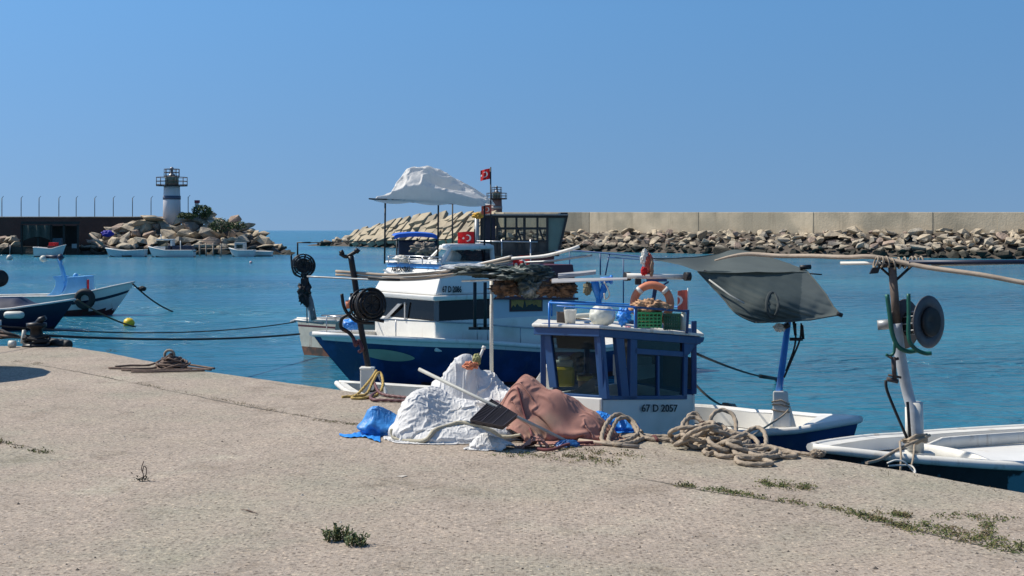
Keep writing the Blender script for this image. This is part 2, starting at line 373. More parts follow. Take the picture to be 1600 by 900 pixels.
# ---------------- breakwaters ----------------
ROCKM = [mat('boulder_warm', (.47,.385,.27), .92, wet=1.0, var=.45, scale=1.3, bump=.8, bscale=5, col2=(.20,.17,.135), pscale=.9, thr=(.52,.7)),
         mat('boulder_grey', (.41,.355,.27), .92, wet=1.0, var=.45, scale=1.1, bump=.8, bscale=5, col2=(.17,.15,.13), pscale=.8, thr=(.5,.7)),
         mat('boulder_rust', (.38,.28,.21), .92, wet=1.0, var=.4, scale=1.2, bump=.8, bscale=5, col2=(.22,.17,.15), pscale=.8, thr=(.5,.7))]
COREM = mat('rubble_core', (.085,.07,.055), .95, var=.4, scale=.8, bump=.6, bscale=3)
CONC = mat('weathered_concrete', (.46,.385,.275), .9, var=.22, scale=.35, bump=.3, bscale=4, col2=(.30,.26,.19), pscale=.16, thr=(.45,.6), grime=((.20,.17,.12),.9,.52,.6))
CONC_D = mat('shade_dark_concrete', (.085,.055,.045), .92, var=.4, scale=.3, bump=.4, bscale=3, col2=(.05,.048,.04), pscale=.1, thr=(.45,.6))  # dark base colour carries the shade on the wall face, plus random patches
rnd = random.Random(4)
def rock_mesh(seed):
    r = random.Random(seed); bm = bmesh.new()
    for _ in range(11+seed % 3):
        v = Vector((r.gauss(0,1), r.gauss(0,1), r.gauss(0,1))).normalized()
        v = Vector((v.x*r.uniform(.8,1.1), v.y*r.uniform(.7,1.05), v.z*r.uniform(.6,.9))); bm.verts.new(v*.62)
    bmesh.ops.convex_hull(bm, input=bm.verts[:])
    for v in [v for v in bm.verts if not v.link_faces]: bm.verts.remove(v)
    bmesh.ops.bevel(bm, geom=bm.edges[:], offset=.015, segments=1, affect='EDGES')
    me = bpy.data.meshes.new('boulder'); bm.to_mesh(me); bm.free(); me.materials.append(ROCKM[0 if seed % 5 < 3 else (1 if seed % 5 == 3 else 2)] if seed != 7 else ROCKM[1]); return me
RM = [rock_mesh(i) for i in range(14)]
ROCKS = []   # (loc, scale, rot, mesh, where)
def put_rock(loc, sz, where, flat=.8, mi=None):
    ROCKS.append((Vector(loc), Vector((sz*rnd.uniform(.9,1.45), sz*rnd.uniform(.8,1.1), sz*rnd.uniform(.6,1.0)*flat)), (rnd.uniform(-.5,.5), rnd.uniform(-.5,.5), rnd.uniform(0,6.28)), RM[rnd.randrange(14) if mi is None else mi], where))
def interp(tab, x):
    if x <= tab[0][0]: return tab[0][1]
    for (a, b), (c, d) in zip(tab, tab[1:]):
        if x <= c: return b+(d-b)*(x-a)/(c-a)
    return tab[-1][1]
# right breakwater
WL = [(487,275),(540,264),(600,246),(680,224),(745,213),(880,204),(1000,189),(1250,165),(1450,153),(1600,146),(1800,137),(2300,120),(3200,100)]
def wl(px): D = interp(WL, px); return Vector(((px-800)/F*D, D, 0))
wallbase = []
def inland(px, d):
    a = wl(px-5); b = wl(px+5); t = (b-a).normalized(); return wl(px)+Vector((-t.y, t.x, 0))*d
mb = MB()
pxs = [480+i*20 for i in range(137)]
BT = [(480,.2),(510,1.4),(550,2.4),(600,3.0),(700,3.0),(3300,3.0)]
rows = []
for px in pxs:
    top = interp(BT, px); rows.append([inland(px, -1.2)+Vector((0,0,-1)), inland(px, .6)+Vector((0,0,.1)), inland(px, 6.5)+Vector((0,0,top)), inland(px, 16)+Vector((0,0,top)), inland(px, 30)+Vector((0,0,-1))])
vs = [p for r_ in rows for p in r_]; fs = [(i*5+k, i*5+k+1, (i+1)*5+k+1, (i+1)*5+k) for i in range(len(rows)-1) for k in range(4)]
mb.add(vs, fs); tagit(mb.build('breakwater_core', COREM), kind='structure')
# wall with panels
bwall = thing('breakwater_wall', inland(1300, 7), 'long pale concrete wall of joined panels running above the riprap across the harbour', 'wall')
wpx = [688, 738, 800, 880, 962, 1045, 1128, 1218, 1310, 1418, 1530, 1640, 1760, 1900, 2100, 2400, 3000]
TOPY = 331.5
for i in range(len(wpx)-1):
    a = inland(wpx[i]-.05, 6.3+.06*(i % 2)); b = inland(wpx[i+1]+.05, 6.3+.06*(i % 2)); mb = MB()
    za = CZ+(360-TOPY)/F*a.y; zb = CZ+(360-TOPY)/F*b.y
    d = (b-a).normalized(); nn = Vector((-d.y, d.x, 0))*1.6
    if wpx[i] > 1700: zb = za = CZ+(360-TOPY)/F*inland(1750,6.3).y
    mb.hexa([Vector((a.x,a.y,2)), Vector((b.x,b.y,2)), Vector((b.x,b.y,2))+nn, Vector((a.x,a.y,2))+nn, Vector((a.x,a.y,za)), Vector((b.x,b.y,zb)), Vector((b.x,b.y,zb))+nn, Vector((a.x,a.y,za))+nn])
    mb.build('wall_panel', CONC, bwall, bevel=.05)
px = 492.
while px < 1900:
    D = interp(WL, px); top = interp(BT, px)
    step = 1.05/D*F
    nr = 6 if px > 700 else (4 if px > 560 else 3)
    for k in range(nr):
        t = (k+.35+rnd.uniform(-.25,.25))/nr
        if 560 < px < 742 and t > .3: continue
        sz = rnd.choice((.7,.85,1.0,1.15,1.3,1.5,1.9))*(1.25 if px < 560 else 1)
        p = inland(px+rnd.uniform(-.5,.5)*step, .2+t*5.9); p.z = .15+t*(top)+rnd.uniform(-.1,.35)
        put_rock(p, sz, 'right', mi=(rnd.choice((3,8,13,7)) if px < 560 else None))
    px += step
# concrete armour blocks on the head
ABM = mat('armour_concrete', (.42,.35,.24), .9, var=.3, scale=.5, bump=.4, bscale=3, col2=(.25,.21,.15), pscale=.2)
SL = [(545,356),(575,350),(600,343),(625,337),(650,333),(680,331),(760,331)]
proto_b = None
for rr_ in range(4):
    for i in range(17):
        px = 558+i*13.2+(rr_ % 2)*6+rnd.uniform(-2.5,2.5)
        ytop = interp(SL, px); ylo = 380
        y = ytop+14+(ylo-ytop-13)*(rr_/3.6)+rnd.uniform(-1.5,1.5)
        if px > 775: continue
        D = interp(WL, px)+8.5-rr_*2.3
        p = P(px, y, D)
        tilt = R(58+rnd.uniform(-9,9)); yaw = R(-42+rnd.uniform(-14,14))
        mb = MB(); mb.box((0,0,0), (1.0, 2.3, 1.0))
        if proto_b is None:
            proto_b = mb.build('armour_block', ABM, bevel=.08); o = proto_b
        else:
            o = proto_b.copy(); COL.objects.link(o)
        # block meshes sit base-centred
        o.location = p; o.rotation_euler = (R(34+rnd.uniform(-7,7)), R(rnd.uniform(-20,-4)), R(-36+rnd.uniform(-9,9)))
        s_ = rnd.uniform(.95,1.35); o.scale = (s_*rnd.choice((1.35,1.55,1.8)), s_*rnd.uniform(.85,1.15), s_*rnd.uniform(.7,.85))
        row = ('on the crest row', 'in the second row', 'in the third row', 'in the lowest row')[rr_]
        tagit(o, 'tilted concrete block '+row+' of the far breakwater head', 'concrete block', 'concrete blocks '+row+' of the breakwater head')
# left breakwater mound
LT = [(60,376),(120,372),(160,364),(215,346),(260,338),(330,338),(372,348),(412,368),(440,386),(455,396)]
LD = 174.
mb = MB(); cols = [40+i*10 for i in range(43)]; rows = []
for px in cols:
    ty = min(398, interp(LT, px)+13); Dt = LD+(398-ty)/61*9
    p1 = P(px, 399, LD+1); p1.z = -.5; p2 = P(px, ty, Dt); p3 = p2+Vector((0,8,0)); p4 = p3+Vector((0,14,0)); p4.z = -1
    rows.append([p1, p2, p3, p4])
mb.add([p for r_ in rows for p in r_], [(i*4+k, i*4+k+1, (i+1)*4+k+1, (i+1)*4+k) for i in range(len(rows)-1) for k in range(3)])
tagit(mb.build('mound_core', COREM), kind='structure')
for rr_ in range(7):
    y = 397-rr_*10
    px = 135.+rnd.uniform(0,10)
    while px < 456:
        ty = interp(LT, px)
        if y > ty-2 and not (px < 165 and rr_ > 2):
            D = LD+(398-y)/61*9
            sz = rnd.uniform(1.3,2.7)*(0.75 if px > 420 else 1)
            p = P(px, y+rnd.uniform(-2.5,2.5), D); 
            put_rock(p, sz, 'left', mi=(rnd.choice((1,4,2,9)) if px > 380 and rnd.random() < .5 else None))
        px += rnd.uniform(13,24)
for px, y in ((180,362),(200,354),(222,348),(240,343),(190,372),(172,380)):
    put_rock(P(px, y, LD+6), 3.0, 'left', flat=.55)
for px in range(214, 384, 9):
    ty = interp(LT, px); D = LD+(398-ty)/61*9; put_rock(P(px+rnd.uniform(-3,3), ty+5, D-.5), rnd.uniform(1.3,2.2), 'left')
for px in range(384, 452, 8):
    ty = interp(LT, px); D = LD+(398-ty)/61*9; put_rock(P(px, ty+3, D-.3), rnd.uniform(1.0,1.5), 'left')
for k in range(26):   # rocks at the far left shore
    px = rnd.uniform(-60, 28); y = rnd.uniform(372, 394); put_rock(P(px, y, LD+(398-y)*.15+.5), rnd.uniform(.9,1.8), 'shore')
for k in range(12):
    px = rnd.uniform(118, 160); y = rnd.uniform(366, 396); put_rock(P(px, y, LD+(398-y)*.15), rnd.uniform(.8,1.6), 'shore')
vis = [r_ for r_ in ROCKS if -30 < (r_[0].x/r_[0].y*F+800) < 1620]
inv = [r_ for r_ in ROCKS if r_ not in vis]
key = lambda r_: -(r_[1].x+r_[1].z)/r_[0].y
vis.sort(key=key)
GL = {'left': ('weathered boulder heaped on the mound around the near white lighthouse', 'boulders of the lighthouse mound'),
      'right': ('pale boulder in the riprap slope below the long concrete wall and its head', 'boulders below the long concrete wall'),
      'shore': ('pale boulder on the shore beside the dark shed at the left', 'boulders beside the dark shed')}
for i, (loc, sc_, rot, me, wh) in enumerate(vis[:297]):
    o = bpy.data.objects.new('boulder', me); COL.objects.link(o); o.location = loc; o.scale = sc_; o.rotation_euler = rot
    tagit(o, GL[wh][0], 'boulder', GL[wh][1])
mb = MB()
from mathutils import Euler
rest = [[], [], []]
for loc, sc_, rot, me, wh in vis[297:]+inv:
    M_ = Matrix.Translation(loc) @ Euler(rot).to_matrix().to_4x4() @ Matrix.Diagonal((*sc_, 1))
    mb.add([M_ @ v.co for v in me.vertices], [tuple(p.vertices) for p in me.polygons], ROCKM.index(me.materials[0]))
tagit(mb.build('riprap', ROCKM), 'smaller pale stones filling the rubble slopes of the harbour breakwaters', 'riprap', kind='stuff')

# left wall, posts
lw = MB(); D0 = 187.
za = CZ+20/F*D0
lw.box(((-1000+0)/F*D0+10, D0+.8, (za+.3)/2), (120, 1.5, za-.3))
x0 = (-500-800)/F*D0; x1 = (262-800)/F*D0
lw = MB(); lw.box(((x0+x1)/2, D0+.8, (za+.3)/2), (x1-x0, 1.5, za-.3)); lw.box(((x0+x1)/2, D0+.8, za+.08), (x1-x0, 1.7, .16), mi=1)
tagit(lw.build('harbour_wall', [CONC_D, CONC], bevel=.04), 'long concrete wall coloured dark for shade with a pale coping left of the near lighthouse', 'wall')
mb = MB(); mb.box(((x0+x1)/2-2, D0-5, .5), (x1-x0+10, 12, 1.2)); tagit(mb.build('shore_ground', COREM), kind='structure')
DM = mat('dark_metal', (.03,.035,.04), .5, .6, var=.3, scale=6)
proto = None
for px in (-26,3,33,61,92,119,148,177,207,236,294):
    D = D0+1.0; zt = CZ+(360-309)/F*D; zb = za+.17
    if px == 294: D = 183; zb = CZ+(360-338)/F*D
    x = (px-800)/F*D
    t = thing('fence_post', (x, D, zb), 'thin dark post standing on the dark harbour wall left of the near lighthouse' if px != 294 else 'thin dark post just right of the near lighthouse', 'post', 'thin posts on the dark harbour wall' if px != 294 else None)
    mb = MB(); mb.tube([(x,D,zb),(x,D,zt)], .055, 6).build('pole', DM, t)
    mb = MB(); mb.tube([(x,D,zt-.1),(x+.12,D-.1,zt+.05),(x+.35,D-.3,zt+.22)], .035, 5); mb.build('bracket_arm', DM, t)

# ---------------- lighthouses ----------------
def lighthouse(px, ybase, ytop, D, body, band, lab, wpx):
    x = (px-800)/F*D; z0 = CZ-(ybase-360)/F*D; z1 = CZ-(ytop-360)/F*D; H = z1-z0; r = wpx/F*D/2
    t = thing('lighthouse', (x, D, z0-1), lab, 'lighthouse')
    b = (x, D, z0)
    MB().lathe([(r*1.06,-1.2),(r*1.02,H*.3),(r*.95,H*.58),(r*.95,H*.62)], b, n=32).build('tower', body, t)
    MB().lathe([(r*1.05,H*.345),(r*1.05,H*.42),(r*.9,H*.42)], b, n=32).build('band', band, t)
    MB().lathe([(r*.8,H*.62),(r*1.85,H*.62),(r*1.85,H*.635),(r*.8,H*.635)], b, n=16).build('gallery', DM, t)
    MB().lathe([(r*.8,H*.635),(r*.8,H*.78),(r*.86,H*.79),(r*.86,H*.81),(r*.4,H*.82)], b, n=20).build('lamp_room', mat('lamp_room_paint', (.4,.38,.3), .6, var=.5, scale=2, col2=(.2,.19,.1)), t)
    def rail(name, rad, h0, h1, n, hs):
        mb = MB()
        for k in range(n):
            a = 2*math.pi*k/n; c = Vector((x+rad*math.cos(a), D+rad*math.sin(a), z0))
            mb.tube([c+Vector((0,0,h0)), c+Vector((0,0,h1))], .045, 4)
        for h in hs: mb.tube([Vector((x+rad*math.cos(2*math.pi*k/16), D+rad*math.sin(2*math.pi*k/16), z0+h)) for k in range(16)], .04, 4, closed=True)
        mb.build(name, RUSTM, t)
    rail('gallery_railing', r*1.85, H*.62, H*.80, 12, (H*.80, H*.72, H*.65))
    rail('lamp_railing', r*.9, H*.80, H*.97, 9, (H*.97, H*.9, H*.83))
    MB().lathe([(r*.5,H*.81),(r*.4,H*.85),(r*.2,H*.88),(r*.15,H*.96),(r*.25,H*.97),(r*.2,H*1.0),(0.001,H*1.02)], b, n=12).build('beacon', mat('beacon_metal', (.25,.25,.26), .4, .3), t)
    return t
RUSTM = mat('rusty_rail', (.07,.05,.045), .7, .2, var=.4, scale=4)
lighthouse(268.5, 338, 262, 182., mat('lighthouse_white', (.60,.58,.60), .55, var=.12, scale=.8, strech=(1,1,.3)), mat('band_blue', (.08,.10,.16), .6), 'white lighthouse with a grey band standing on the rock mound at the left', 26)
lighthouse(776, 345, 291, 222., mat('lighthouse_brown', (.20,.10,.085), .6, var=.3, scale=.8), mat('band_grey', (.35,.3,.28), .6), 'brownish red lighthouse with railed galleries rising behind the far breakwater wall', 17)
# ---------------- boats ----------------
WHITE = mat('white_gelcoat', (.74,.72,.67), .38, grime=((.40,.30,.19),5,.58,.55), var=.10, scale=2.2, col2=(.58,.55,.48), pscale=1.3, thr=(.56,.75))
WHITE2 = mat('chalky_white_paint', (.66,.64,.58), .6, grime=((.28,.19,.11),7,.57,.6), var=.16, scale=4, col2=(.42,.36,.28), pscale=5, thr=(.62,.72))
NAVY = mat('navy_hull_paint', (.013,.041,.125), .4, grime=((.10,.11,.13),5,.56,.6), var=.22, scale=2.5, col2=(.02,.065,.20), pscale=1.5)
NAVY2 = mat('dark_navy_paint', (.008,.016,.045), .45, var=.3, scale=2)
BLUE = mat('blue_trim_paint', (.013,.062,.18), .45, grime=((.10,.10,.11),12,.6,.7), var=.2, scale=5)
BBLUE = mat('bright_blue_paint', (.02,.20,.62), .4, var=.2, scale=5)
LBLUE = mat('light_blue_paint', (.15,.42,.72), .5, var=.15, scale=3)
SKYB = mat('stripe_blue', (.08,.32,.70), .4, var=.1, scale=3)
BOTTOM = mat('antifoul_maroon', (.10,.03,.025), .7, var=.4, scale=3, col2=(.05,.04,.03))
BOTBLACK = mat('antifoul_black', (.012,.012,.016), .6, var=.4, scale=3)
MAROON = mat('maroon_paint', (.085,.018,.025), .5, var=.25, scale=4)
BLACK = mat('black_rubber', (.012,.012,.013), .65, var=.4, scale=12)
BLKM = mat('black_painted_steel', (.016,.017,.02), .45, .4, var=.4, scale=15, col2=(.07,.03,.015), pscale=9, thr=(.6,.72))
STEEL = mat('stainless', (.42,.43,.45), .3, .8, var=.2, scale=8)
GALV = mat('galvanised', (.33,.34,.34), .5, .5, var=.3, scale=9, bump=.1)
GLASS = glassmat('window_glass', (.015,.02,.022), .3)
DGLASS = glassmat('dark_window_glass', (.006,.007,.008), .86)
TGLASS = glassmat('teal_window_glass', (.02,.05,.05), .35)
WOODP = mat('bare_wood_pole', (.36,.29,.22), .8, var=.35, scale=6, bump=.3, bscale=30, strech=(.3,1,1))
DARKIN = mat('dark_interior', (.02,.02,.022), .8)
ROPE = mat('beige_rope', (.33,.265,.195), .9, var=.3, scale=9, bump=.9, bscale=55)
DROPE = mat('dark_rope', (.02,.02,.022), .85, var=.3, scale=9)
YROPE = mat('yellow_rope', (.45,.31,.09), .85, var=.3, scale=12, bump=.8, bscale=60)
MROPE = mat('maroon_hose', (.13,.05,.05), .6, var=.3, scale=8)
LETT = mat('black_lettering', (.01,.01,.012), .6)
RED = mat('red_cloth', (.62,.02,.025), .8, var=.2, scale=8, trans=.25)
REDF = mat('faded_red_cloth', (.62,.13,.09), .8, var=.25, scale=8, trans=.25)
FWHITE = mat('flag_white', (.8,.78,.75), .8, trans=.2)
ORANGE = mat('faded_orange', (.60,.20,.10), .55, var=.2, scale=8)
YEL = mat('yellow_plastic', (.72,.50,.02), .4, var=.15, scale=8)
GREENP = mat('green_plastic', (.02,.26,.09), .4, var=.2, scale=8)
NETBR = mat('brown_net', (.16,.09,.05), .95, var=.7, scale=14, bump=1, bscale=40, col2=(.05,.035,.03), pscale=9)
TARPD = mat('dark_green_tarp', (.035,.055,.05), .5, var=.5, scale=6, col2=(.25,.27,.26), pscale=3, thr=(.55,.62))
GREYT = mat('grey_tarp', (.30,.30,.31), .7, var=.2, scale=4)
IVORY = mat('ivory_float', (.55,.55,.48), .5, var=.15, scale=6)
def V2(x, y): return Vector((x, y, 0))
class Hull:
    def __init__(s, bow, fwd, L_, B, zs, keel=-.4, rake=.6, ub=.45, tf=.75, pw=2.0):
        s.b = V2(*bow); s.f = V2(*fwd).normalized(); s.p = Vector((-s.f.y, s.f.x, 0)); s.L = L_; s.B = B; s.zs = zs; s.k = keel; s.rake = rake; s.ub = ub; s.tf = tf; s.pw = pw
    def pt(s, a, t, z): return s.b-s.f*a+s.p*t+Vector((0,0,z))
    def sh(s, u): return interp(s.zs, u)
    def hb(s, u):
        if u < s.ub: return s.B/2*(1-(1-u/s.ub)**s.pw)
        w_ = (u-s.ub)/(1-s.ub); return s.B/2*(1+(s.tf-1)*w_*w_)
    def side(s, u, v, sg):
        e = .32+.75*max(0, 1-u/.35); zk = s.k+(s.sh(0)-s.k)*.25*max(0, 1-u/.25)**2 if u < .25 else s.k
        z = zk+(s.sh(u)-zk)*v; a = u*s.L+s.rake*(1-v)**1.1*max(0, 1-u/.6)**2
        return s.pt(a, sg*(s.hb(u)*v**e+.012), z)
    def make(s, par, side, bottom, rail, inner, boot=.08, stripe=None, stripe_v=(.8,.88), drop=.25, deck=None, nu=30, nv=12, railr=.035, gun=.09):
        mb = MB(); mats = [side, bottom, rail, stripe or side]
        for sg in (1, -1):
            def fn(u, v, sg=sg): return s.side(u, v, sg)
            def mf(u, v): 
                z = s.side(u, v, 1).z
                if z < boot: return 1
                if stripe and stripe_v[0] < v < stripe_v[1]: return 3
                return 0
            mb.grid(fn, nu, nv, mfn=mf)
        def tm(u, v):
            z = s.side(1, v, 1).z
            return 1 if z < boot else (3 if stripe and stripe_v[0] < v < stripe_v[1] else 0)
        mb.grid(lambda u, v: s.side(1, v, 1).lerp(s.side(1, v, -1), u), 2, nv*2, mfn=tm, sm=False)
        mb.build('hull', mats, par, fix=False)
        mb = MB()
        for sg in (1, -1):
            mb.grid(lambda u, v, sg=sg: s.pt(u*s.L+.02+ (.06 if u < .02 else 0), sg*(max(0, s.hb(u)-(gun if v else -.02))), s.sh(u)+.012), nu, 1)
            mb.tube([s.pt(u_/24*s.L-.01, sg*(s.hb(u_/24)+.02), s.sh(u_/24)-.01) for u_ in range(25)], railr, 8)
        mb.tube([s.pt(s.L, t*s.hb(1), s.sh(1)) for t in (-1, 0, 1)], railr, 8)
        mb.build('gunwale', rail, par)
        mb = MB(); g2 = gun
        for sg in (1, -1):
            mb.grid(lambda u, v, sg=sg: s.pt(max(u*s.L, .1+.0*v), sg*max(0, s.hb(u)-g2), s.sh(u)+.01-drop*v), nu, 2)
        mb.grid(lambda u, v: s.pt(max(u*s.L-.03, .1), (v*2-1)*max(0, s.hb(u)-g2), s.sh(u)-drop), nu, 4)
        mb.grid(lambda u, v: s.pt(s.L-.03, (u*2-1)*max(0, s.hb(1)-g2), s.sh(1)+.01-drop*v), 3, 2)
        mb.build('deck', inner, par)
def boat(name, h, label, group=None):
    c = h.pt(h.L/2, 0, 0)
    return thing(name, c, label, 'boat', group)
def text(s, body, parent, a, b_, px0, px1, py0, py1, m, off=.012, name='registration_number', bold=.016):
    """raised lettering on the vertical plane a-b_"""
    cu = bpy.data.curves.new(name, 'FONT'); cu.body = body; cu.extrude = .002; cu.offset = bold; cu.resolution_u = 3
    o = bpy.data.objects.new(name, cu); COL.objects.link(o); bpy.context.view_layer.update()
    dg = bpy.context.evaluated_depsgraph_get(); me = bpy.data.meshes.new_from_object(o.evaluated_get(dg)); bpy.data.objects.remove(o)
    xs = [v.co.x for v in me.vertices]; ys = [v.co.y for v in me.vertices]
    p00 = onplane(a, b_, px0, py1, off); p10 = onplane(a, b_, px1, py1, off); p01 = onplane(a, b_, px0, py0, off)
    nn = plane_n(a, b_)
    for v in me.vertices:
        u = (v.co.x-min(xs))/(max(xs)-min(xs)); w_ = (v.co.y-min(ys))/(max(ys)-min(ys))
        q = p00+(p10-p00)*u+(p01-p00)*w_+nn*v.co.z; v.co = q-ORG[parent]
    me.materials.clear(); me.materials.append(m)
    o = bpy.data.objects.new(name, me); COL.objects.link(o); o.parent = parent; ORG[o] = ORG[parent]; return o
def plane_n(a, b_):
    d = (b_-a).normalized(); n_ = Vector((d.y, -d.x, 0))
    return n_ if n_.dot((a+b_)/2) < 0 else -n_
def onplane(a, b_, px, py, off=0):
    k = (px-800)/F; d = b_-a   # a.x+t d.x = k (a.y+t d.y)
    t = (k*a.y-a.x)/(d.x-k*d.y); D = a.y+t*d.y
    return P(px, py, D)+plane_n(a, b_)*off
def panel(mb, a, b_, pts, th=.03, off=0, mi=0):
    n_ = plane_n(a, b_); mb.prism([onplane(a, b_, x, y, off) for x, y in pts], -n_*th, mi)
def rect(x0, y0, x1, y1, dy=0): return [(x0,y0),(x1,y0+dy),(x1,y1+dy),(x0,y1)]
def flag(name, mount_top, mount_bot, fly, label, m=RED, seed=0, wave=.12, parent=None, emblem=True):
    """banner with white crescent and star; fly = vector of the free side"""
    mt = Vector(mount_top); mbm = Vector(mount_bot); fl = Vector(fly); nrm = fl.cross(mt-mbm).normalized(); W_ = fl.length
    def fn(u, v):
        p = mbm.lerp(mt, v)+fl*u
        return p+nrm*W_*wave*math.sin(u*7+seed+v*1.5)*min(1, u*2.2)+Vector((0,0,-W_*.10*u*u))
    asp = W_/(mt-mbm).length
    def mf(u, v):
        x, y = u*asp, v-.5
        if not emblem: return 0
        if math.hypot(x-.5, y) < .26 and math.hypot(x-.57, y) > .205: return 1
        a = math.atan2(y, -(x-.86)); r_ = math.hypot(x-.86, y); k = (a % (2*math.pi/5))-math.pi/5
        if r_ < .14*.5/max(.38, math.cos(abs(abs(k)-math.pi/5)*1.0)) * (1 if abs(k) < .2 else 1.25): return 1
        return 0
    mb = MB(); mb.grid(fn, 42, 30, mfn=mf)
    o = mb.build(name, [m, FWHITE], parent, fix=False)
    return o if parent else tagit(o, label, 'flag')

# ===== boat with registration 67 D 2057, moored alongside =====
h = Hull((-2.32, 17.1), (-.76, .65), 4.98, 1.72, [(0,1.27),(.15,1.24),(.5,1.2),(.8,1.12),(1,1.05)], rake=.5, ub=.5, tf=.93)
b57 = boat('fishing_boat', h, 'small white fishing boat with a blue framed wheelhouse marked 67 D 2057 at the quay')
h.make(b57, WHITE, BOTTOM, WHITE2, WHITE2, drop=.3)
S = h.pt(h.L, 0, 0)
A = S+h.p*.80; B_ = S-h.p*.93; Cn = A+h.f*.80           # near stern corner, far stern corner, near forward corner
A = A+h.f*.0
Dn = Cn-h.p*1.55; En = B_+h.f*.8
def zat(p, y): return CZ-(y-360)/F*p.y
# coaming
mb = MB()
zc, zb_, zf = zat(A, 622), 1.43, zat(Cn, 616)
def wallq(mb, a, b_, z0a, z0b, z1a, z1b, th=.04, mi=0):
    n_ = Vector(((b_-a).y, -(b_-a).x, 0)).normalized()
    cc = (A+B_+Cn+Dn)/4
    if n_.dot((a+b_)/2-cc) > 0: n_ = -n_
    a0, b0 = Vector((a.x,a.y,z0a)), Vector((b_.x,b_.y,z0b)); a1, b1 = Vector((a.x,a.y,z1a)), Vector((b_.x,b_.y,z1b))
    mb.hexa([a0, b0, b0+n_*th, a0+n_*th, a1, b1, b1+n_*th, a1+n_*th], mi)
wallq(mb, A+h.p*.03, B_-h.p*.03, .05, .05, zc, zb_); wallq(mb, A+h.p*.03, Cn+h.p*.03, .05, .3, zc, zf); wallq(mb, Cn, Dn, .6, .6, zf, zf); wallq(mb, Dn, B_, .6, .6, zf, zb_)
mb.build('cabin_base', WHITE, b57, bevel=.012)
mb = MB(); mb.poly([Vector((p.x,p.y,.82)) for p in (A,B_,Dn,Cn)]); mb.build('cabin_floor', DARKIN, b57)
# blue frames, near (quay) side
mb = MB(); Ra = A+h.p*.015; Rc = Cn+h.p*.015
panel(mb, Ra, Rc, [(846,508),(858,508),(870,606),(858,606)], .05)
panel(mb, Ra, Rc, [(926,508),(939,508),(949,624),(936,624)], .05)
panel(mb, Ra, Rc, [(856,613),(936,618),(938,626),(856,620)], .055)
panel(mb, Ra, Rc, [(846,505),(939,508),(939,516),(846,513)], .055)
# stern side frames
Sa = A-h.f*.015; Sb = B_-h.f*.015
panel(mb, Sa, Sb, [(941,508),(957,510),(1066,521),(1066,530),(941,517)], .055)
panel(mb, Sa, Sb, [(961,512),(974,514),(984,624),(972,624)], .05)
panel(mb, Sa, Sb, [(986,514),(996,515),(996,624),(984,624)], .05)
panel(mb, Sa, Sb, [(937,508),(944,508),(953,624),(944,624)], .05)
panel(mb, Sa, Sb, [(992,544),(1073,550),(1073,558),(992,553)], .06)
panel(mb, Sa, Sb, [(1070,524),(1076,524),(1074,622),(1068,622)], .06)
panel(mb, Sa, Sb, [(944,619),(1074,618),(1074,624),(944,625)], .065)
panel(mb, Sa, Sb, [(1028,556),(1031,556),(1031,620),(1028,620)], .04)
# far frames
zt = 2.26
for p_, q_ in ((Cn, Dn), (Dn, B_)):
    for k in (0., .5, 1.):
        c = p_.lerp(q_, k); mb.box((c.x, c.y, (1.45+zt)/2), (.06, .06, zt-1.43))
    mb.bar(Vector((p_.x,p_.y,1.5)), Vector((q_.x,q_.y,1.45)), .06, .08); mb.bar(Vector((p_.x,p_.y,zt-.06)), Vector((q_.x,q_.y,zt-.14)), .06, .12)
mb.build('cabin_frame', BLUE, b57, bevel=.006)
def win(nm, par, a, b_, pts, m=GLASS, off=-.02):
    mb = MB(); panel(mb, a, b_, pts, .006, off); return mb.build(nm, m, par)
win('window', b57, Ra, Rc, [(857,513),(927,516),(937,618),(868,611)])
win('window', b57, Sa, Sb, [(996,553),(1028,556),(1028,620),(996,620)], GLASS)
win('window', b57, Sa, Sb, [(1031,556),(1071,558),(1071,620),(1031,620)], GLASS)
win('window', b57, Sa, Sb, [(996,520),(1070,524),(1070,549),(996,546)], DGLASS)
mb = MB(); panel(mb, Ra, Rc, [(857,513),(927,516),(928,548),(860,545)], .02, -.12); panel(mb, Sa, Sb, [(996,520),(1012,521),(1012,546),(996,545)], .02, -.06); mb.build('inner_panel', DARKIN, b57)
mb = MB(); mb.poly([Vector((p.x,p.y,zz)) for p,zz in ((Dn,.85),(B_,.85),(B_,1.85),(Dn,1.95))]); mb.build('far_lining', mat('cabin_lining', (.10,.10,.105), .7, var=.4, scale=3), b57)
mb = MB(); panel(mb, Sa, Sb, [(1012,538),(1050,541),(1050,546),(1012,544)], .05, -.25); mb.build('instrument_shelf', WHITE2, b57)
mb = MB(); panel(mb, Sa, Sb, [(999,578),(1062,572),(1064,592),(999,602)], .03, -.30); panel(mb, Sa, Sb, rect(1033,560,1058,576,1), .03, -.34); panel(mb, Sa, Sb, [(999,557),(1006,557),(1003,590),(999,590)], .03, -.32); mb.build('reflection_boards', mat('reflection_white', (.75,.74,.7), .5), b57)  # white boards added inside stand in for bright reflections in the panes
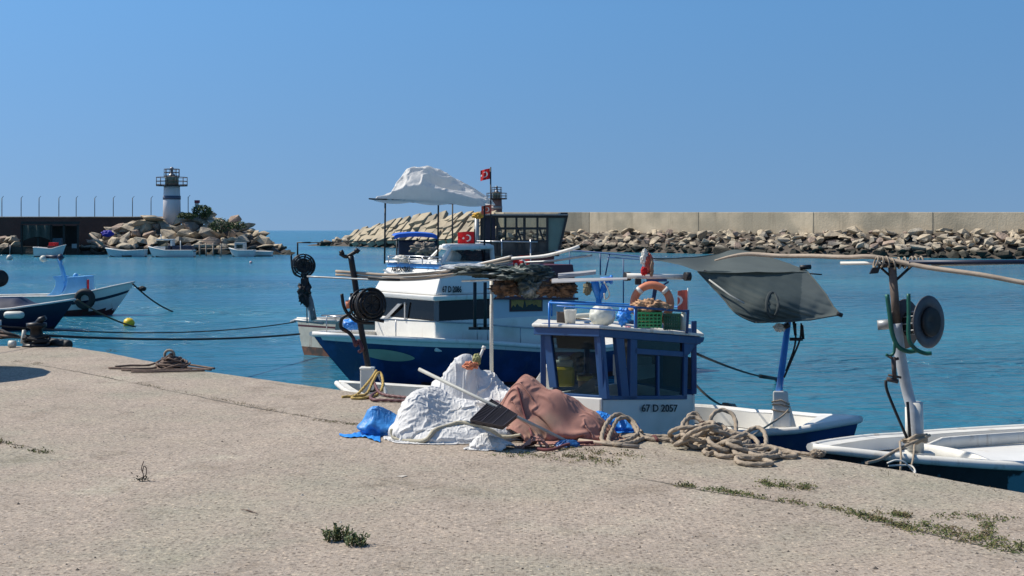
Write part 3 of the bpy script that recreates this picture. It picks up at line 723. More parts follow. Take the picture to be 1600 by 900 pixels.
# roof
ro = [onplane(A+h.p*.12, Cn+h.p*.12, 831, 505.5), onplane(A+h.p*.12, Cn+h.p*.12, 937, 508.5), P(1100, 521.5, B_.y+.05)]
ro += [P(1080, 507, 15.6), P(842, 497, 15.4)]
mb = MB(); mb.prism(ro, (0,0,-.035)); mb.build('roof', WHITE2, b57, bevel=.01)
mb = MB(); mb.prism([p+Vector((0,0,-.037))+(V2(.9,14.4)-V2(p.x,p.y))*.03 for p in ro], (0,0,-.085))
mb.build('roof_fascia', BLUE, b57, bevel=.008)
mb = MB(); a1 = Sb; 
panel(mb, Sa, Sb, [(1068,524),(1100,527),(1098,534),(1090,538),(1082,545),(1076,554),(1068,556)], .05, .01); mb.build('roof_bracket', BLUE, b57, bevel=.005)
text(None, '67 D 2057', b57, A+h.p*.03-h.f*.02, B_-h.p*.03-h.f*.02, 1002, 1058, 631.5, 643.5, LETT, off=.006)
# roof railing
RB = BBLUE
def rtop(px, py, D): return P(px, py, D)
mb = MB(); r0 = P(858,473,13.5); r1 = P(992,480,13.75); r2 = P(1075,487,14.35); r3 = P(1072,480,15.4); r4 = P(862,470,15.2)
mb.tube([r0, P(925,476,13.4), r1, r2], .012, 6); mb.tube([r2, r3, r4, r0], .012, 6)
mb.tube([P(870,478,13.6), P(990,487,13.8)], .009, 6)
for p, zb2 in ((r0,2.3),(r1,2.22),(r3,2.2),(r4,2.3)): mb.tube([p, Vector((p.x,p.y,zb2-.02))], .012, 6)
mb.build('roof_railing', BBLUE, b57)
mb = MB(); mb.bar(P(992,480,13.74), P(1075,486.5,14.34), .025); mb.bar(P(1075,484,14.34), P(1073,521,14.34), .03); mb.bar(P(994,480,13.73), P(994,514,13.73), .025); mb.build('roof_railing', BLUE, b57)
# cross bar on post above the wheelhouse
mb = MB(); mb.bar(P(1026,438,14.6), P(1013,512,14.6), .045); mb.bar(P(1010,438,14.6), P(1042,438,14.6), .03); mb.bar(P(1005,440,14.6), P(1024,452,14.6), .02); mb.bar(P(1045,440,14.6), P(1026,452,14.6), .02)
mb.build('bar_post', BLUE, b57, bevel=.004)
mb = MB(); mb.tube([P(979,431,14.55), P(1074,433,14.65)], .032, 10); mb.build('cross_bar', WHITE2, b57)
for x_ in (979, 1073):
    mb = MB(); mb.tube([P(x_-3,432,14.58), P(x_+5,432,14.6)], .052, 10); mb.build('bar_end', BLACK, b57)
mb = MB(); mb.box(P(997,440,14.5), (.07,.06,.07)); mb.build('lamp', BLACK, b57, bevel=.008)
# bow details: flare seen behind the net heap
mb = MB(); mb.prism([P(828,606,14.9), P(850,574,14.7), P(862,574,14.7), P(862,612,14.8)], (.05,.5,0)); mb.build('coaming_wing', WHITE, b57, bevel=.01)
# hauler post at the bow of that boat
HD = 16.7
mb = MB(); mb.tube(smooth_path([P(583,612,HD), P(573,560,HD), P(562,500,HD), P(556,450,HD), P(548,400,HD)], 5), [.05]*10+[.035]*11 if False else .04, 10); mb.build('hauler_post', BLKM, b57)
mb = MB(); mb.box(P(574,592,HD-.06), (.17,.17,.28)); mb.box(P(574,575,HD-.06), (.19,.19,.03)); mb.build('post_housing', WHITE2, b57, bevel=.02)
mb = MB(); mb.tube(smooth_path([P(531,396,HD), P(540,401,HD), P(546,399,HD), P(551,396,HD), P(560,391,HD)], 5), .025, 8); mb.tube([P(531,396,HD),P(537,393,HD)], .03, 8); mb.tube([P(556,394,HD),P(560,389,HD)], .035, 8); mb.build('pole_rest', BLKM, b57)
mb = MB()
for pts in ([(534,459),(537,478),(545,492),(560,503),(585,505)], [(549,458),(551,470),(551,480),(546,490),(534,498),(533,512),(545,520),(552,528)], [(551,480),(560,490),(575,497),(600,502)], [(533,512),(548,522),(556,538)]):
    mb.tube(smooth_path([P(x,y,HD-.1) for x,y in pts], 5), .022, 8)
mb.build('line_guide', BLKM, b57)
def reel(par, c, ax, r, wd, m, nm='net_reel', spokes=8, dish=.3):
    ax = Vector(ax).normalized(); u = ax.orthogonal().normalized(); v_ = ax.cross(u)
    for sg in (-1, 1):
        mb = MB(); cc = Vector(c)+ax*(sg*wd/2)
        for k in range(3): mb.tube([cc+(u*math.cos(a*math.pi/16)+v_*math.sin(a*math.pi/16))*r*(1-.2*k)+ax*(sg*.012*k) for a in range(32)], r*.06, 6, closed=True)
        for k in range(spokes):
            a = 2*math.pi*k/spokes; mb.tube([cc, cc+(u*math.cos(a)+v_*math.sin(a))*r], r*.045, 5)
        mb.build('reel_flange', m, par)
    mb = MB(); mb.lathe([(r*.55,-wd/2),(r*.42,0),(r*.55,wd/2)], c, ax, 20); mb.build('reel_drum', BLACK, par)
c = P(575,476,HD-.25); reel(b57, c, (.55,-.8,.1), .205, .20, BLKM)
mb = MB(); ax = Vector((.55,-.8,.1)).normalized(); u = ax.orthogonal().normalized(); v_ = ax.cross(u)
for k in range(7): mb.tube([c+ax*(.10-.03*k)+(u*math.cos(a*math.pi/12)+v_*math.sin(a*math.pi/12))*(.15+.05*math.sin(k)) for a in range(24)], .014, 6, closed=True)
mb.build('wound_line', BLACK, b57)
mb = MB(); mb.tube([P(541,476,HD-.1), P(549,475,HD-.1)], .055, 12); mb.build('hauler_motor', ORANGE, b57)
mb = MB(); mb.tube(smooth_path([P(552,528,HD-.1), P(556,540,HD-.12), P(560,532,HD-.1), P(566,545,HD-.12), P(561,550,HD-.1)], 5), .025, 7); mb.build('hose_coupling', MAROON, b57)
# net rack: poles lying from bow rest to wheelhouse bar
rk = thing('pole_bundle', P(650,430,16), 'bundle of long grey poles lying level above the boats between the fork and the wheelhouse', 'poles')
for dy, r_, m_, x0 in ((0,.020,WOODP,525),(5,.017,WOODP,525),(8,.012,GALV,480),(-2,.013,GALV,600)):
    mb = MB(); mb.tube(smooth_path([P(x0,424+dy,16.9), P(620,430+dy,16.4), P(700,424+dy,16.0), P(760,411+dy*.7,15.7), P(800,402+dy,15.5)], 8), r_, 8); mb.build('pole', m_, rk)
mb = MB(); mb.tube([P(575,434,16.55), P(624,437.5,16.3)], .016, 8); mb.build('pole', DM, rk)
mb = MB(); mb.bar(P(724,439,15.6), P(800,436,15.3), .12, .022); mb.build('rack_board', WHITE2, rk, bevel=.01)
mb = MB(); mb.prism([P(862,435,15.2), P(980,433.5,14.5), P(980,435.5,14.3), P(862,441,14.95)], (0,0,-.012)); mb.build('rack_sheet', GREYT, rk)
mb = MB(); mb.prism([P(872,427,15.3), P(931,421.5,15.1), P(931,424,15.0), P(872,431,15.1)], (0,0,-.035)); mb.build('rack_sheet', GREYT, rk)
for x_, m_, r_, y1 in ((768,WHITE2,.024,592),):
    mb = MB(); Dp = 15.8 if x_ == 768 else 16.0; mb.tube([P(x_,438,Dp), P(x_,y1 if x_ == 768 else 560,Dp)], r_, 10); mb.build('support_post', m_, rk)
mb = MB(); mb.tube(smooth_path([P(800,404,15.4), P(850,400,15.2), P(890,390,15.0), P(905,385,15)], 6), .02, 8); mb.build('pole', WHITE2, rk)
mb = MB(); mb.tube(smooth_path([P(820,410,15.4), P(860,408,15.2), P(900,402,15.0), P(925,399,15)], 6), .014, 8); mb.build('pole', GALV, rk)
# crumpled tarp and net bundle on the rack
def lump(name, c, rad, mt, seed, folds=.25, fx=(1,1,1), nu=56, nv=28, parent=None, sharp=1.):
    mb = MB(); c = Vector(c); rad = Vector(rad)
    def fn(u, v):
        th = 2*math.pi*u; ph = math.pi*(v-.5); d = Vector((math.cos(th)*math.cos(ph), math.sin(th)*math.cos(ph), math.sin(ph)))
        q = Vector((d.x*rad.x*fx[0], d.y*rad.y*fx[1], d.z*rad.z*fx[2]))*3.2/max(rad)+Vector((seed*7.1,0,0))
        n1 = fbm(q, 4); n2 = 1-abs(noise.noise(q*2.1+Vector((5,3,1))*n1))*2.2
        r_ = 1+folds*(n1*1.3+.35*sharp*(n2-.6))
        return c+Vector((d.x*rad.x*r_, d.y*rad.y*r_, d.z*rad.z*r_))
    mb.grid(fn, nu, nv); return mb.build(name, mt, parent)
nb = thing('net_bundle', P(800,430,15.4), 'crumpled dark green tarp and brown net bundled on the pole rack behind the heap', 'bundle')
lump('tarp', P(765,424,15.5), (.36,.22,.075), TARPD, 1, .8, fx=(.5,1,3), parent=nb)
lump('tarp', P(822,428,15.3), (.30,.22,.10), TARPD, 2, .8, fx=(.5,1,3), parent=nb)
lump('tarp', P(728,419,15.6), (.30,.12,.05), mat('pale_tarp_roll', (.45,.48,.50), .6, var=.4, scale=8), 4, .6, fx=(.4,1,3), parent=nb)
lump('hanging_net', P(795,449,15.4), (.20,.15,.09), NETBR, 5, .9, parent=nb)
lump('hanging_net', P(868,451,15.2), (.22,.13,.09), NETBR, 6, .9, parent=nb)
lump('hanging_net', P(830,446,15.2), (.13,.12,.13), TARPD, 7, .9, parent=nb)
fl = flag('flag', P(828,399,15.5), P(828,424,15.5), (-.20,-.03,0), 'red crescent flag on the net bundle above the wheelhouse', seed=1, wave=.14)
mb = MB(); mb.tube([P(829,396,15.5), P(829,432,15.5)], .008, 6); tagit(mb.build('flag_stick', WHITE2), 'short white flag stick planted in the net bundle', 'pole')

# things on the wheelhouse roof
def crate(px0, py0, px1, py1, D, lab, m=GREENP):
    a = P(px0, py1, D); b_ = P(px1, py1, D); H = (py1-py0)/F*D; W_ = (b_-a).length; dp = W_*.75
    t = thing('crate', (a+b_)/2+Vector((0,dp/2,0)), lab, 'crate')
    mb = MB(); o = a
    for yy in (0, dp):
        for k in range(5): mb.box(o+Vector((W_/2, yy, H*(.08+.22*k))), (W_, .012, H*.10))
        for k in range(7): mb.box(o+Vector((W_*k/6, yy-.003, H/2)), (.012, .014, H))
    for xx in (0, W_):
        for k in range(5): mb.box(o+Vector((xx, dp/2, H*(.08+.22*k))), (.012, dp, H*.10))
        for k in range(4): mb.box(o+Vector((xx+.002, dp*k/3, H/2)), (.014, .012, H))
    mb.box(o+Vector((W_/2, dp/2, .01)), (W_*.98, dp*.98, .01)); mb.build('basket', m, t)
    mb = MB(); 
    for yy in (0, dp): mb.box(o+Vector((W_/2, yy-.005, H)), (W_*1.04, .03, .018))
    for xx in (0, W_): mb.box(o+Vector((xx, dp/2, H+.001)), (.03, dp, .018))
    mb.build('rim', m, t); return t
crate(996,489,1033,513,14.05, 'green plastic crate of orange net under the life ring')
crate(1039,492,1062,516,14.2, 'smaller dark green crate right of the netted green crate', mat('dark_green_plastic', (.015,.12,.06), .45, var=.3, scale=9))
tagit(lump('fishing_net', P(1014,480,14.2), (.20,.15,.085), mat('peach_net', (.50,.30,.17), .95, var=.5, scale=22, bump=1, bscale=60), 11, .7), 'peach coloured fishing net heaped over the green crate', 'net')
mb = MB(); rc = P(1019,474,14.45); mb.tube([rc+Vector((.205*math.cos(a*math.pi/18), .02*math.sin(a*math.pi/18), .205*math.sin(a*math.pi/18))) for a in range(36)], .045, 12, closed=True)
t = thing('life_ring', rc+Vector((0,0,-.25)), 'faded orange life ring hanging under the white cross bar', 'life ring')
mb.build('ring', ORANGE, t)
mb = MB()
for a in (45, 135, 225, 315):
    q = [rc+Vector((.205*math.cos(R(a+d)), 0, .205*math.sin(R(a+d)))) for d in (-6, 6)]; mb = MB(); mb.tube(q, .048, 12); mb.build('band', WHITE2, t)
tagit(lump('float_ball', P(941,493,14.2), (.145,.13,.125), IVORY, 13, .12, sharp=.5), 'large ivory float resting on the blue wheelhouse roof', 'float')
t = thing('bucket', P(891,505,14.2), 'small white bucket standing on the roof beside the ivory float', 'bucket')
MB().lathe([(.055,0),(.072,.15),(.075,.155),(.066,.15),(.05,.01)], P(891,506,14.2), n=20).build('pail', WHITE2, t)
MB().tube([P(891,506,14.2)+Vector((.074*math.cos(a),-.02,.15+.05*math.sin(a))) for a in [math.pi*k/10 for k in range(11)]], .004, 5).build('handle', GALV, t)
mb = MB(); mb.box(P(877,497,14.3), (.10,.10,.13)); mb.box(P(877,488,14.3), (.11,.11,.01)); tagit(mb.build('tin', mat('rusty_tin', (.10,.08,.07), .6, .3, var=.4, scale=10), bevel=.006), 'small dark tin left of the white bucket on the roof', 'tin')
mb = MB(); mb.bar(P(899,494,14.5), P(930,492,14.5), .10, .05); tagit(mb.build('foam_roll', IVORY, bevel=.02), 'pale foam slab lying behind the white bucket', 'foam')
BTARP = mat('blue_tarp', (.03,.26,.75), .45, var=.3, scale=8, bump=.3, bscale=20)
tagit(lump('plastic_bag', P(975,495,14.1), (.075,.07,.085), BTARP, 14, .8), 'bright blue plastic bag on the roof left of the green crate', 'bag')
flag('flag', P(1074,453,14.5), P(1074,484,14.5), (-.115,-.02,0), 'faded red flag on a thin stick at the roof corner', m=REDF, seed=2, wave=.08)
mb = MB(); mb.tube([P(1074.7,450,14.5), P(1074.7,516,14.5)], .007, 6); tagit(mb.build('flag_stick', WHITE2), 'thin white stick of the faded roof corner flag', 'pole')
mb = MB(); mb.tube([P(1068,491,14.3), P(1066,516,14.3)], [.03,.04], 10); mb.lathe([(.03,0),(.015,.04),(.001,.05)], P(1068,491,14.3), n=10); tagit(mb.build('bottle', IVORY), 'pale plastic bottle standing at the right end of the roof', 'bottle')
bd = thing('rolled_flag', P(1015,430,14.6), 'red and white rolled flag tied upright on the white cross bar', 'flag')
lump('cloth', P(1013,414,14.6), (.045,.035,.12), REDF, 15, .9, parent=bd); lump('cloth', P(1007,402,14.6), (.04,.03,.09), WHITE2, 16, .8, parent=bd); lump('cloth', P(1018,418,14.57), (.02,.03,.12), mat('tan_bundle', (.3,.2,.13), .8, var=.4, scale=12), 17, .7, parent=bd); lump('cloth', P(1006,424,14.56), (.035,.03,.05), RED, 18, .6, parent=bd)
mw = thing('hand_winch', P(938,500,15), 'bright blue winch on a post behind the ivory float', 'winch')
mb = MB(); mb.tube([P(934,500,15), P(936,462,15)], .035, 10); mb.tube([P(936,470,15), P(930,445,15), P(928,436,15)], [.03,.05,.04], 8); mb.tube([P(936,470,15), P(946,445,15)], [.03,.045], 8); mb.build('stand', BBLUE, mw)
mb = MB(); mb.tube([P(938,438,15), P(955,437,15)], .04, 10); mb.tube([P(953,437,15), P(957,437,15)], .055, 10); mb.build('drum', BBLUE, mw)
mb = MB(); mb.tube(smooth_path([P(944,440,14.9), P(950,452,14.9), P(952,462,14.9), P(946,468,14.9), P(944,458,14.9)], 5), .01, 6); mb.build('line', WHITE2, mw)
tagit(lump('net_float', P(918,451,15), (.05,.04,.075), mat('olive_float', (.16,.15,.10), .8, var=.5, scale=14), 19, .5), 'olive sack hanging under the rack left of the blue winch', 'sack')
# inside the wheelhouse
t = thing('jerrycan', P(883,612,14.1), 'yellow jerrycan seen through the left wheelhouse window', 'jerrycan')
mb = MB(); mb.box(P(882,588,14.2), (.22,.16,.22)); mb.build('body', YEL, t, bevel=.03)
mb = MB(); mb.box(P(881,568,14.22), (.20,.15,.07)); mb.tube([P(881,562,14.2),P(881,556,14.2)], .07, 14); mb.build('cap', IVORY, t, bevel=.02)
t = thing('bucket', P(914,612,14.2), 'dark bucket with a yellow rim beside the yellow jerrycan inside the wheelhouse', 'bucket')
MB().lathe([(.07,0),(.085,.2),(.088,.2)], P(914,612,14.3), n=20).build('pail', mat('dark_red_plastic', (.12,.02,.02), .5), t)
MB().lathe([(.09,.13),(.092,.18),(.086,.18)], P(914,612,14.3), n=20).build('rim', YEL, t)
mb = MB(); mb.prism([P(888,616,13.6), P(930,588,13.8), P(930,612,13.7), P(905,622,13.6)], (0,.02,0)); tagit(mb.build('chart_board', GREYT), 'grey board leaning inside the left wheelhouse window', 'board')
mb = MB(); mb.tube(smooth_path([P(975,520,14.15), P(980,540,14.1), P(977,560,14.1), P(981,590,14.1), P(979,608,14.1)], 4), [.02]*17, 8); tagit(lump('jacket', P(977,545,14.35), (.04,.04,.18), mat('cream_jacket', (.42,.36,.28), .85, var=.3, scale=10), 21, .5), 'cream jacket hanging in the wheelhouse doorway', 'jacket')
tagit(lump('towel', P(981,520,14.4), (.05,.03,.07), mat('pink_cloth', (.45,.18,.25), .85), 22, .5), 'pink cloth hung above the cream jacket', 'cloth')

# ===== big white and navy boat 67 D 2086 =====
h2 = Hull((-3.99, 25.6), (-.8, -.6), 9.3, 2.9, [(0,1.24),(.15,1.14),(.33,1.02),(.5,.84),(.7,.72),(1,.85)], keel=-.5, rake=1.15, ub=.42, tf=.8, pw=2.6)
b86 = boat('fishing_boat', h2, 'large white and navy fishing boat marked 67 D 2086 under a billowing white tarp')
h2.make(b86, NAVY, BOTTOM, WHITE, WHITE2, boot=.12, drop=.16, railr=.05, gun=.12)
mb = MB()
for sg in (1,-1): mb.grid(lambda u,v,sg=sg: h2.side(.01+.99*u, .905+.09*v, sg)+h2.p*(sg*.008)+h2.f*.006, 40, 1)
mb.build('rubbing_strake', WHITE, b86, fix=False)
# pale painted patch at the bow
mb = MB()
def leaf(u, v):
    a = .7+u*1.0; hh = .075*max(0, math.sin(math.pi*(.12+.88*u)))**.6*(v-.5)*2
    return h2.side(a/h2.L, .77-.03*u+hh, 1)+h2.p*.008
mb.grid(lambda u,v: leaf(u,v), 30, 6); mb.build('bow_patch', mat('pale_green_paint', (.33,.38,.28), .5), b86, fix=False)
ft = h2.pt(2.15,0,0); NA = ft+h2.p*1.2; FA = ft-h2.p*1.2; NB = NA-h2.f*3.7
def q2(a, b_, x, y, off=0): return onplane(a, b_, x, y, off)
def solid_between(mb, base, top, mi=0): mb.hexa(list(base)+list(top), mi)
def zof(p, y): return CZ-(y-360)/F*p.y
def lvl(p, z): return Vector((p.x, p.y, z))
z_deck = .7; zw0 = zof(NA,502); zw1 = zof(NA,470); ze = zof(NA,462); ztop = zof(NA,413)
FB = FA-h2.f*3.7
Nm = NA-h2.f*1.42; Fm = FA-h2.f*1.42
mb = MB(); mb.hexa([lvl(p, .84) for p in (FA,NA)]+[lvl(p, .5) for p in (NB,FB)]+[lvl(p, zw0) for p in (FA,NA,NB,FB)])
for p_ in (): pass
mb.build('house_base', WHITE, b86, bevel=.03)
mb = MB(); ins = lambda p, k: p+(ft-h2.f*1.0-p)*k
for p_ in (FA,NA): mb.box(lvl(p_, (zw0+zw1)/2)-h2.f*.06+(h2.p*-.05 if p_ is NA else h2.p*.05), (.1,.1,zw1-zw0+.02))
mb.build('window_pillar', mat('tinted_pillar', (.16,.15,.16), .4), b86)
mb = MB(); mb.hexa([lvl(ins(p,.02), zw0-.01) for p in (FA,NA,Nm,Fm)]+[lvl(ins(p,.06), zw1+.02) for p in (FA,NA,Nm,Fm)]); mb.build('window', mat('tinted_window', (.004,.004,.005), .1, var=.1, scale=1, spec=.25), b86)
mb = MB(); panel(mb, FA+h2.f*.02, NA+h2.f*.02, rect(632,472,633.5,501), .02, .012); mb.build('window_bar', mat('grey_trim', (.35,.35,.35), .5), b86)
mb = MB(); panel(mb, FA+h2.f*.02, NA+h2.f*.02, [(598,499),(604,499),(628,474),(622,474)], .01, .005); mb.build('window_wiper', mat('grey_trim', (.35,.35,.35), .5), b86)
# eave and raked upper block
mb = MB(); ex = .12
def ring(k, z, rk_=0, s1=Nm, s2=Fm): return [lvl(FA-h2.p*k+h2.f*(k+rk_), z), lvl(NA+h2.p*k+h2.f*(k+rk_), z), lvl(s1+h2.p*k, z), lvl(s2-h2.p*k, z)]
mb.hexa(ring(.10, zw1)+ring(.13, ze)); mb.build('eave', WHITE, b86, bevel=.03)
mb = MB(); mb.hexa(ring(.03, ze+.002)+ring(-.11, ztop-.11, -.12)); mb.build('upper_house', WHITE, b86, bevel=.05)
mb = MB(); mb.hexa(ring(-.105, ztop-.108, -.12)+ring(-.12, ztop-.01, -.14)); mb.build('blue_band', SKYB, b86, bevel=.02)
mb = MB(); mb.hexa(ring(-.09, ztop-.008, -.1)+ring(-.10, ztop+.03, -.12)); mb.build('top_lip', WHITE, b86, bevel=.015)
text(None, 'ABECANBAS', b86, FA+h2.f*-.02-h2.p*-.0, NA-h2.f*.02, 604, 633, 416.5, 424.5, LETT, off=-.12, bold=.03, name='boat_name')
text(None, '67 D 2086', b86, NA-h2.p*.01, NB-h2.p*.01, 689, 719, 446.5, 457, LETT, off=.05, bold=.03)
# after deckhouse panel with picture and maroon eave
Na = NA-h2.f*1.46
mb = MB(); mb.hexa([lvl(p, .6) for p in (Fm-h2.f*.05+h2.p*.1, Nm-h2.f*.05-h2.p*.03, NB-h2.p*.03, FB)]+[lvl(p, 1.98) for p in (Fm-h2.f*.05+h2.p*.1, Nm-h2.f*.05-h2.p*.03, NB-h2.p*.03, FB)])
DHM = mat('deckhouse_grey_blue', (.50,.54,.60), .5, var=.08, scale=2); mb.build('deckhouse', DHM, b86, bevel=.02)
mb = MB(); mb.bar(lvl(Nm+h2.p*.03,1.88), lvl(NB+h2.p*.05,1.80), .06, .05); mb.build('deckhouse_eave', MAROON, b86)
mb = MB(); mb.hexa([lvl(p, 1.98) for p in (Fm, Nm+h2.p*.02, NB+h2.p*.02, FB)]+[lvl(p, 2.55) for p in (Fm, Nm-h2.p*.1, NB-h2.p*.1, FB)]); mb.build('deckhouse_upper', MAROON, b86, bevel=.02)
PA, PB = NA-h2.p*.03, NB-h2.p*.03
t_ = MB(); panel(t_, PA, PB, rect(796,463,847,487,-1), .03, .02); t_.build('picture_frame', MAROON, b86)
PICM = mat('picture_print', (.42,.22,.04), .5, var=.6, scale=6, col2=(.22,.38,.33), pscale=2.5, thr=(.46,.54))
t_ = MB(); panel(t_, PA, PB, rect(798,465,845,485,-1), .01, .026); t_.build('picture', PICM, b86)
t_ = MB(); rr_ = random.Random(3)
pts = [(798,485)]+[(798+47*k/16, 485-3-rr_.uniform(2,13)*(1 if k % 2 else .4)*(.6+.6*math.sin(math.pi*k/16))) for k in range(17)]+[(845,484)]
panel(t_, PA, PB, pts, .01, .03); t_.build('picture_skyline', mat('print_black', (.01,.015,.015), .5), b86)
# flybridge windscreen
mb = MB(); Wn = Nm; 
def fb(x, y, d): return P(x, y, d)
fA, fB_, fC, fD = fb(690,412,26.3), fb(770,414,27.6), fb(748,409,29.2), fb(668,408,27.9)
gA, gB, gC, gD = fb(703,388,26.6), fb(768,386,27.6), fb(748,384,29.0), fb(690,386,28.0)
for a_, b_ in ((fA,gA),(fB_,gB),(fC,gC),(fD,gD)): mb.bar(a_, b_, .10, .06)
for a_, b_ in ((gA,gB),(gB,gC),(gC,gD),(gD,gA)): mb.bar(a_, b_, .12, .09)
mb.hexa([p+Vector((0,0,-.05)) for p in (fA,fB_,fC,fD)]+[p+Vector((0,0,.05)) for p in (fA,fB_,fC,fD)])
mb.build('windscreen_frame', WHITE, b86, bevel=.03)
mb = MB(); mb.hexa([gA,gB,gC,gD]+[p+Vector((0,0,.07)) for p in (gA,gB,gC,gD)]); mb.build('windscreen_roof', WHITE, b86, bevel=.03)
mb = MB(); mb.poly([fA.lerp(fB_,.12)+Vector((0,.04,0)), fA.lerp(fB_,.95)+Vector((0,.04,0)), gA.lerp(gB,.95)+Vector((0,.04,0)), gA.lerp(gB,.1)+Vector((0,.04,0))]); mb.build('windscreen', GLASS, b86)
lump('seat', P(735,403,28.2), (.45,.3,.16), MAROON, 23, .5, parent=b86); lump('helm', P(718,402,27.8), (.12,.12,.2), BLACK, 24, .5, parent=b86)
lump('chart_table', P(706,402,27.2), (.2,.1,.14), WHITE, 24, .1, parent=b86)
for x_ in (742, 758):
    mb = MB(); mb.tube([P(x_,441,25.6), P(x_,512,25.6)], .036, 10); mb.box(P(x_,513,25.6), (.25,.12,.05)); mb.build('side_post', DM, b86)
# railings
mb = MB()
ra = [lvl(FA+h2.f*0, 0)]; r_top = [P(607,399.5,27.6), P(640,400,27.0), P(690,402,26.2)]
mb.tube(r_top, .015, 6); mb.tube([p-Vector((0,0,.06)) for p in r_top], .01, 5)
for p in r_top+[P(622,399.8,27.3), P(660,401,26.6)]: mb.tube([p, p-Vector((0,0,.17))], .012, 5)
mb.build('flybridge_rail', STEEL, b86)
mb = MB(); path = [h2.pt(a, h2.hb(a/h2.L)-.1, h2.sh(a/h2.L)+.36) for a in (.3,1.0,2.0,3.0,4.0,5.0,6.2)]
mb.tube(smooth_path(path, 4), .018, 6)
for a in (.5,1.4,2.2,3.1,3.35,4.2,5.2,6.1): q = h2.pt(a, h2.hb(a/h2.L)-.1, h2.sh(a/h2.L)); mb.tube([q, q+Vector((0,0,.36))], .013, 5)
path = [h2.pt(a, -h2.hb(a/h2.L)+.1, h2.sh(a/h2.L)+.36) for a in (.3,1.0,2.0,3.0,4.0)]
mb.tube(smooth_path(path, 4), .018, 6)
for a in (.5,1.4,2.2,3.1): q = h2.pt(a, -h2.hb(a/h2.L)+.1, h2.sh(a/h2.L)); mb.tube([q, q+Vector((0,0,.36))], .013, 5)
mb.build('deck_railing', STEEL, b86)
tagit(lump('blue_box', P(548,507,26.3), (.22,.2,.11), BTARP, 25, .3), 'light blue bundle on the foredeck of the large navy boat', 'bundle')
# tyre fender
q = h2.side(.62, .72, 1)+h2.p*.09; t = thing('tyre_fender', q-Vector((0,0,.3)), 'black tyre hung as a fender on the navy hull', 'tyre')
mb = MB(); mb.tube([q+h2.f*(.17*math.cos(a*math.pi/12))+Vector((0,0,.17*math.sin(a*math.pi/12))) for a in range(24)], .075, 10, closed=True); mb.build('tyre', BLACK, t)
mb = MB(); mb.tube([q+Vector((0,0,.2)), h2.pt(.62*h2.L, h2.hb(.62), h2.sh(.62)+.03)], .012, 5); mb.build('lashing', ROPE, t)
# canopy frame
mb = MB(); c1, c2, c3, c4 = P(577,310.5,25.2), P(757,318,27.4), P(757,320,29.4), P(600,314,27.4)
for a_, b_ in ((c1,c2),(c2,c3),(c3,c4),(c4,c1),(P(663,317,28),c3)): mb.tube([a_, b_], .015, 6)
for (x, y0, D0, y1) in ((602,311.5,25.6,412),(685,315,26.5,413),(707,318,28.9,405),(757,319,27.4,414)):
    mb.tube([P(x,y0,D0), P(x-1 if x < 700 else x,y1,D0)], .02, 6)
mb.build('canopy_frame', DM, b86)
TT = [(583,308),(597,303),(606,297),(611,285),(620,272),(630,262.5),(640,261),(660,262.5),(672,264),(685,270),(700,279),(715,287),(735,298),(757,313)]
CLOTHW = mat('white_cloth', (.74,.73,.71), .75, var=.07, scale=5, trans=.35, bump=.15, bscale=14)
NX, NY = 95, 46
ox0, ox1 = 584., 758.
import numpy as np
def base_of(u): 
    px = ox0+u*(ox1-ox0); return (px, 25.25+u*2.05, CZ-(interp([(577,311),(758,318)], px)-360)/F*(25.2+(px-577)/181*2.2))
c00 = np.array(P(ox0,311,25.25)); 
U_, V_ = np.meshgrid(np.linspace(0,1,NX), np.linspace(0,1,NY))
LX = (P(ox1,318,27.3)-P(ox0,311,25.25)).length; LY = 2.0
# local frame: x along the near rail, y across the frame, z up
topu = np.array([CZ-(interp(TT, ox0+u*(ox1-ox0))-360)/F*(25.25+u*2.05+.9)-base_of(u)[2] for u in np.linspace(0,1,201)])
def bil(x, y):
    u = np.clip(x/LX, 0, 1); v = y/LY
    h = np.interp(u, np.linspace(0,1,201), topu)
    s = np.clip(np.sin(np.pi*np.clip(v*1.02, 0, 1)), 0, 1)**.45
    hol = np.exp(-(((u-.62)/.16)**2+((v-.26-.15*(u-.6))/.13)**2))*.8+np.exp(-(((u-.22)/.08)**2+((v-.16)/.12)**2))*.3+np.exp(-(((u-.42)/.05)**2+((v-.2)/.3)**2))*-.12
    return np.minimum(h, .70)*1.03*s*(1-hol)-.02
pos = drape(NX, NY, LX, LY, bil, excess=(1.07,1.09), pin='edges', seed=11, noise_amp=.03, center=False, cells=(3,6,10), bend=.25)
def tarp(u, v):
    i = min(NX-1, int(round(u*(NX-1)))); j = min(NY-1, int(round(v*(NY-1)))); x, y, z = pos[j, i]
    q, D, zb = base_of(x/LX); D += y; z = z+zb
    if v < .001: z -= .03+.05*abs(math.sin(u*9))
    return Vector(((q-800)/F*(25.25+x/LX*2.05)+.10*y, D, z))
mb = MB(); mb.grid(tarp, NX-1, NY-1); o = mb.build('canopy_tarp', CLOTHW, b86, fix=False)
md = o.modifiers.new('sub', 'SUBSURF'); md.levels = 1; md.render_levels = 1
mb = MB(); mb.tube([P(766.5,261,28), P(767,340,28), P(767,405,28)], .018, 6); tagit(mb.build('flagpole', DM), 'tall thin dark flagpole rising behind the white tarp', 'pole')
flag('flag', P(766,263,28), P(766,279.5,28), (-.215,.0,-.03), 'small red crescent flag at the top of the tall flagpole', seed=0)
flag('flag', P(768,320,27.9), P(768,334,27.9), (-.22,0,0), 'red flag hanging low at the rear of the white tarp', seed=3, m=REDF, wave=.2)
flag('flag', P(741,362,28), P(741,382,28), (-.36,0,.02), 'red flag flying over the flybridge windscreen', seed=2)
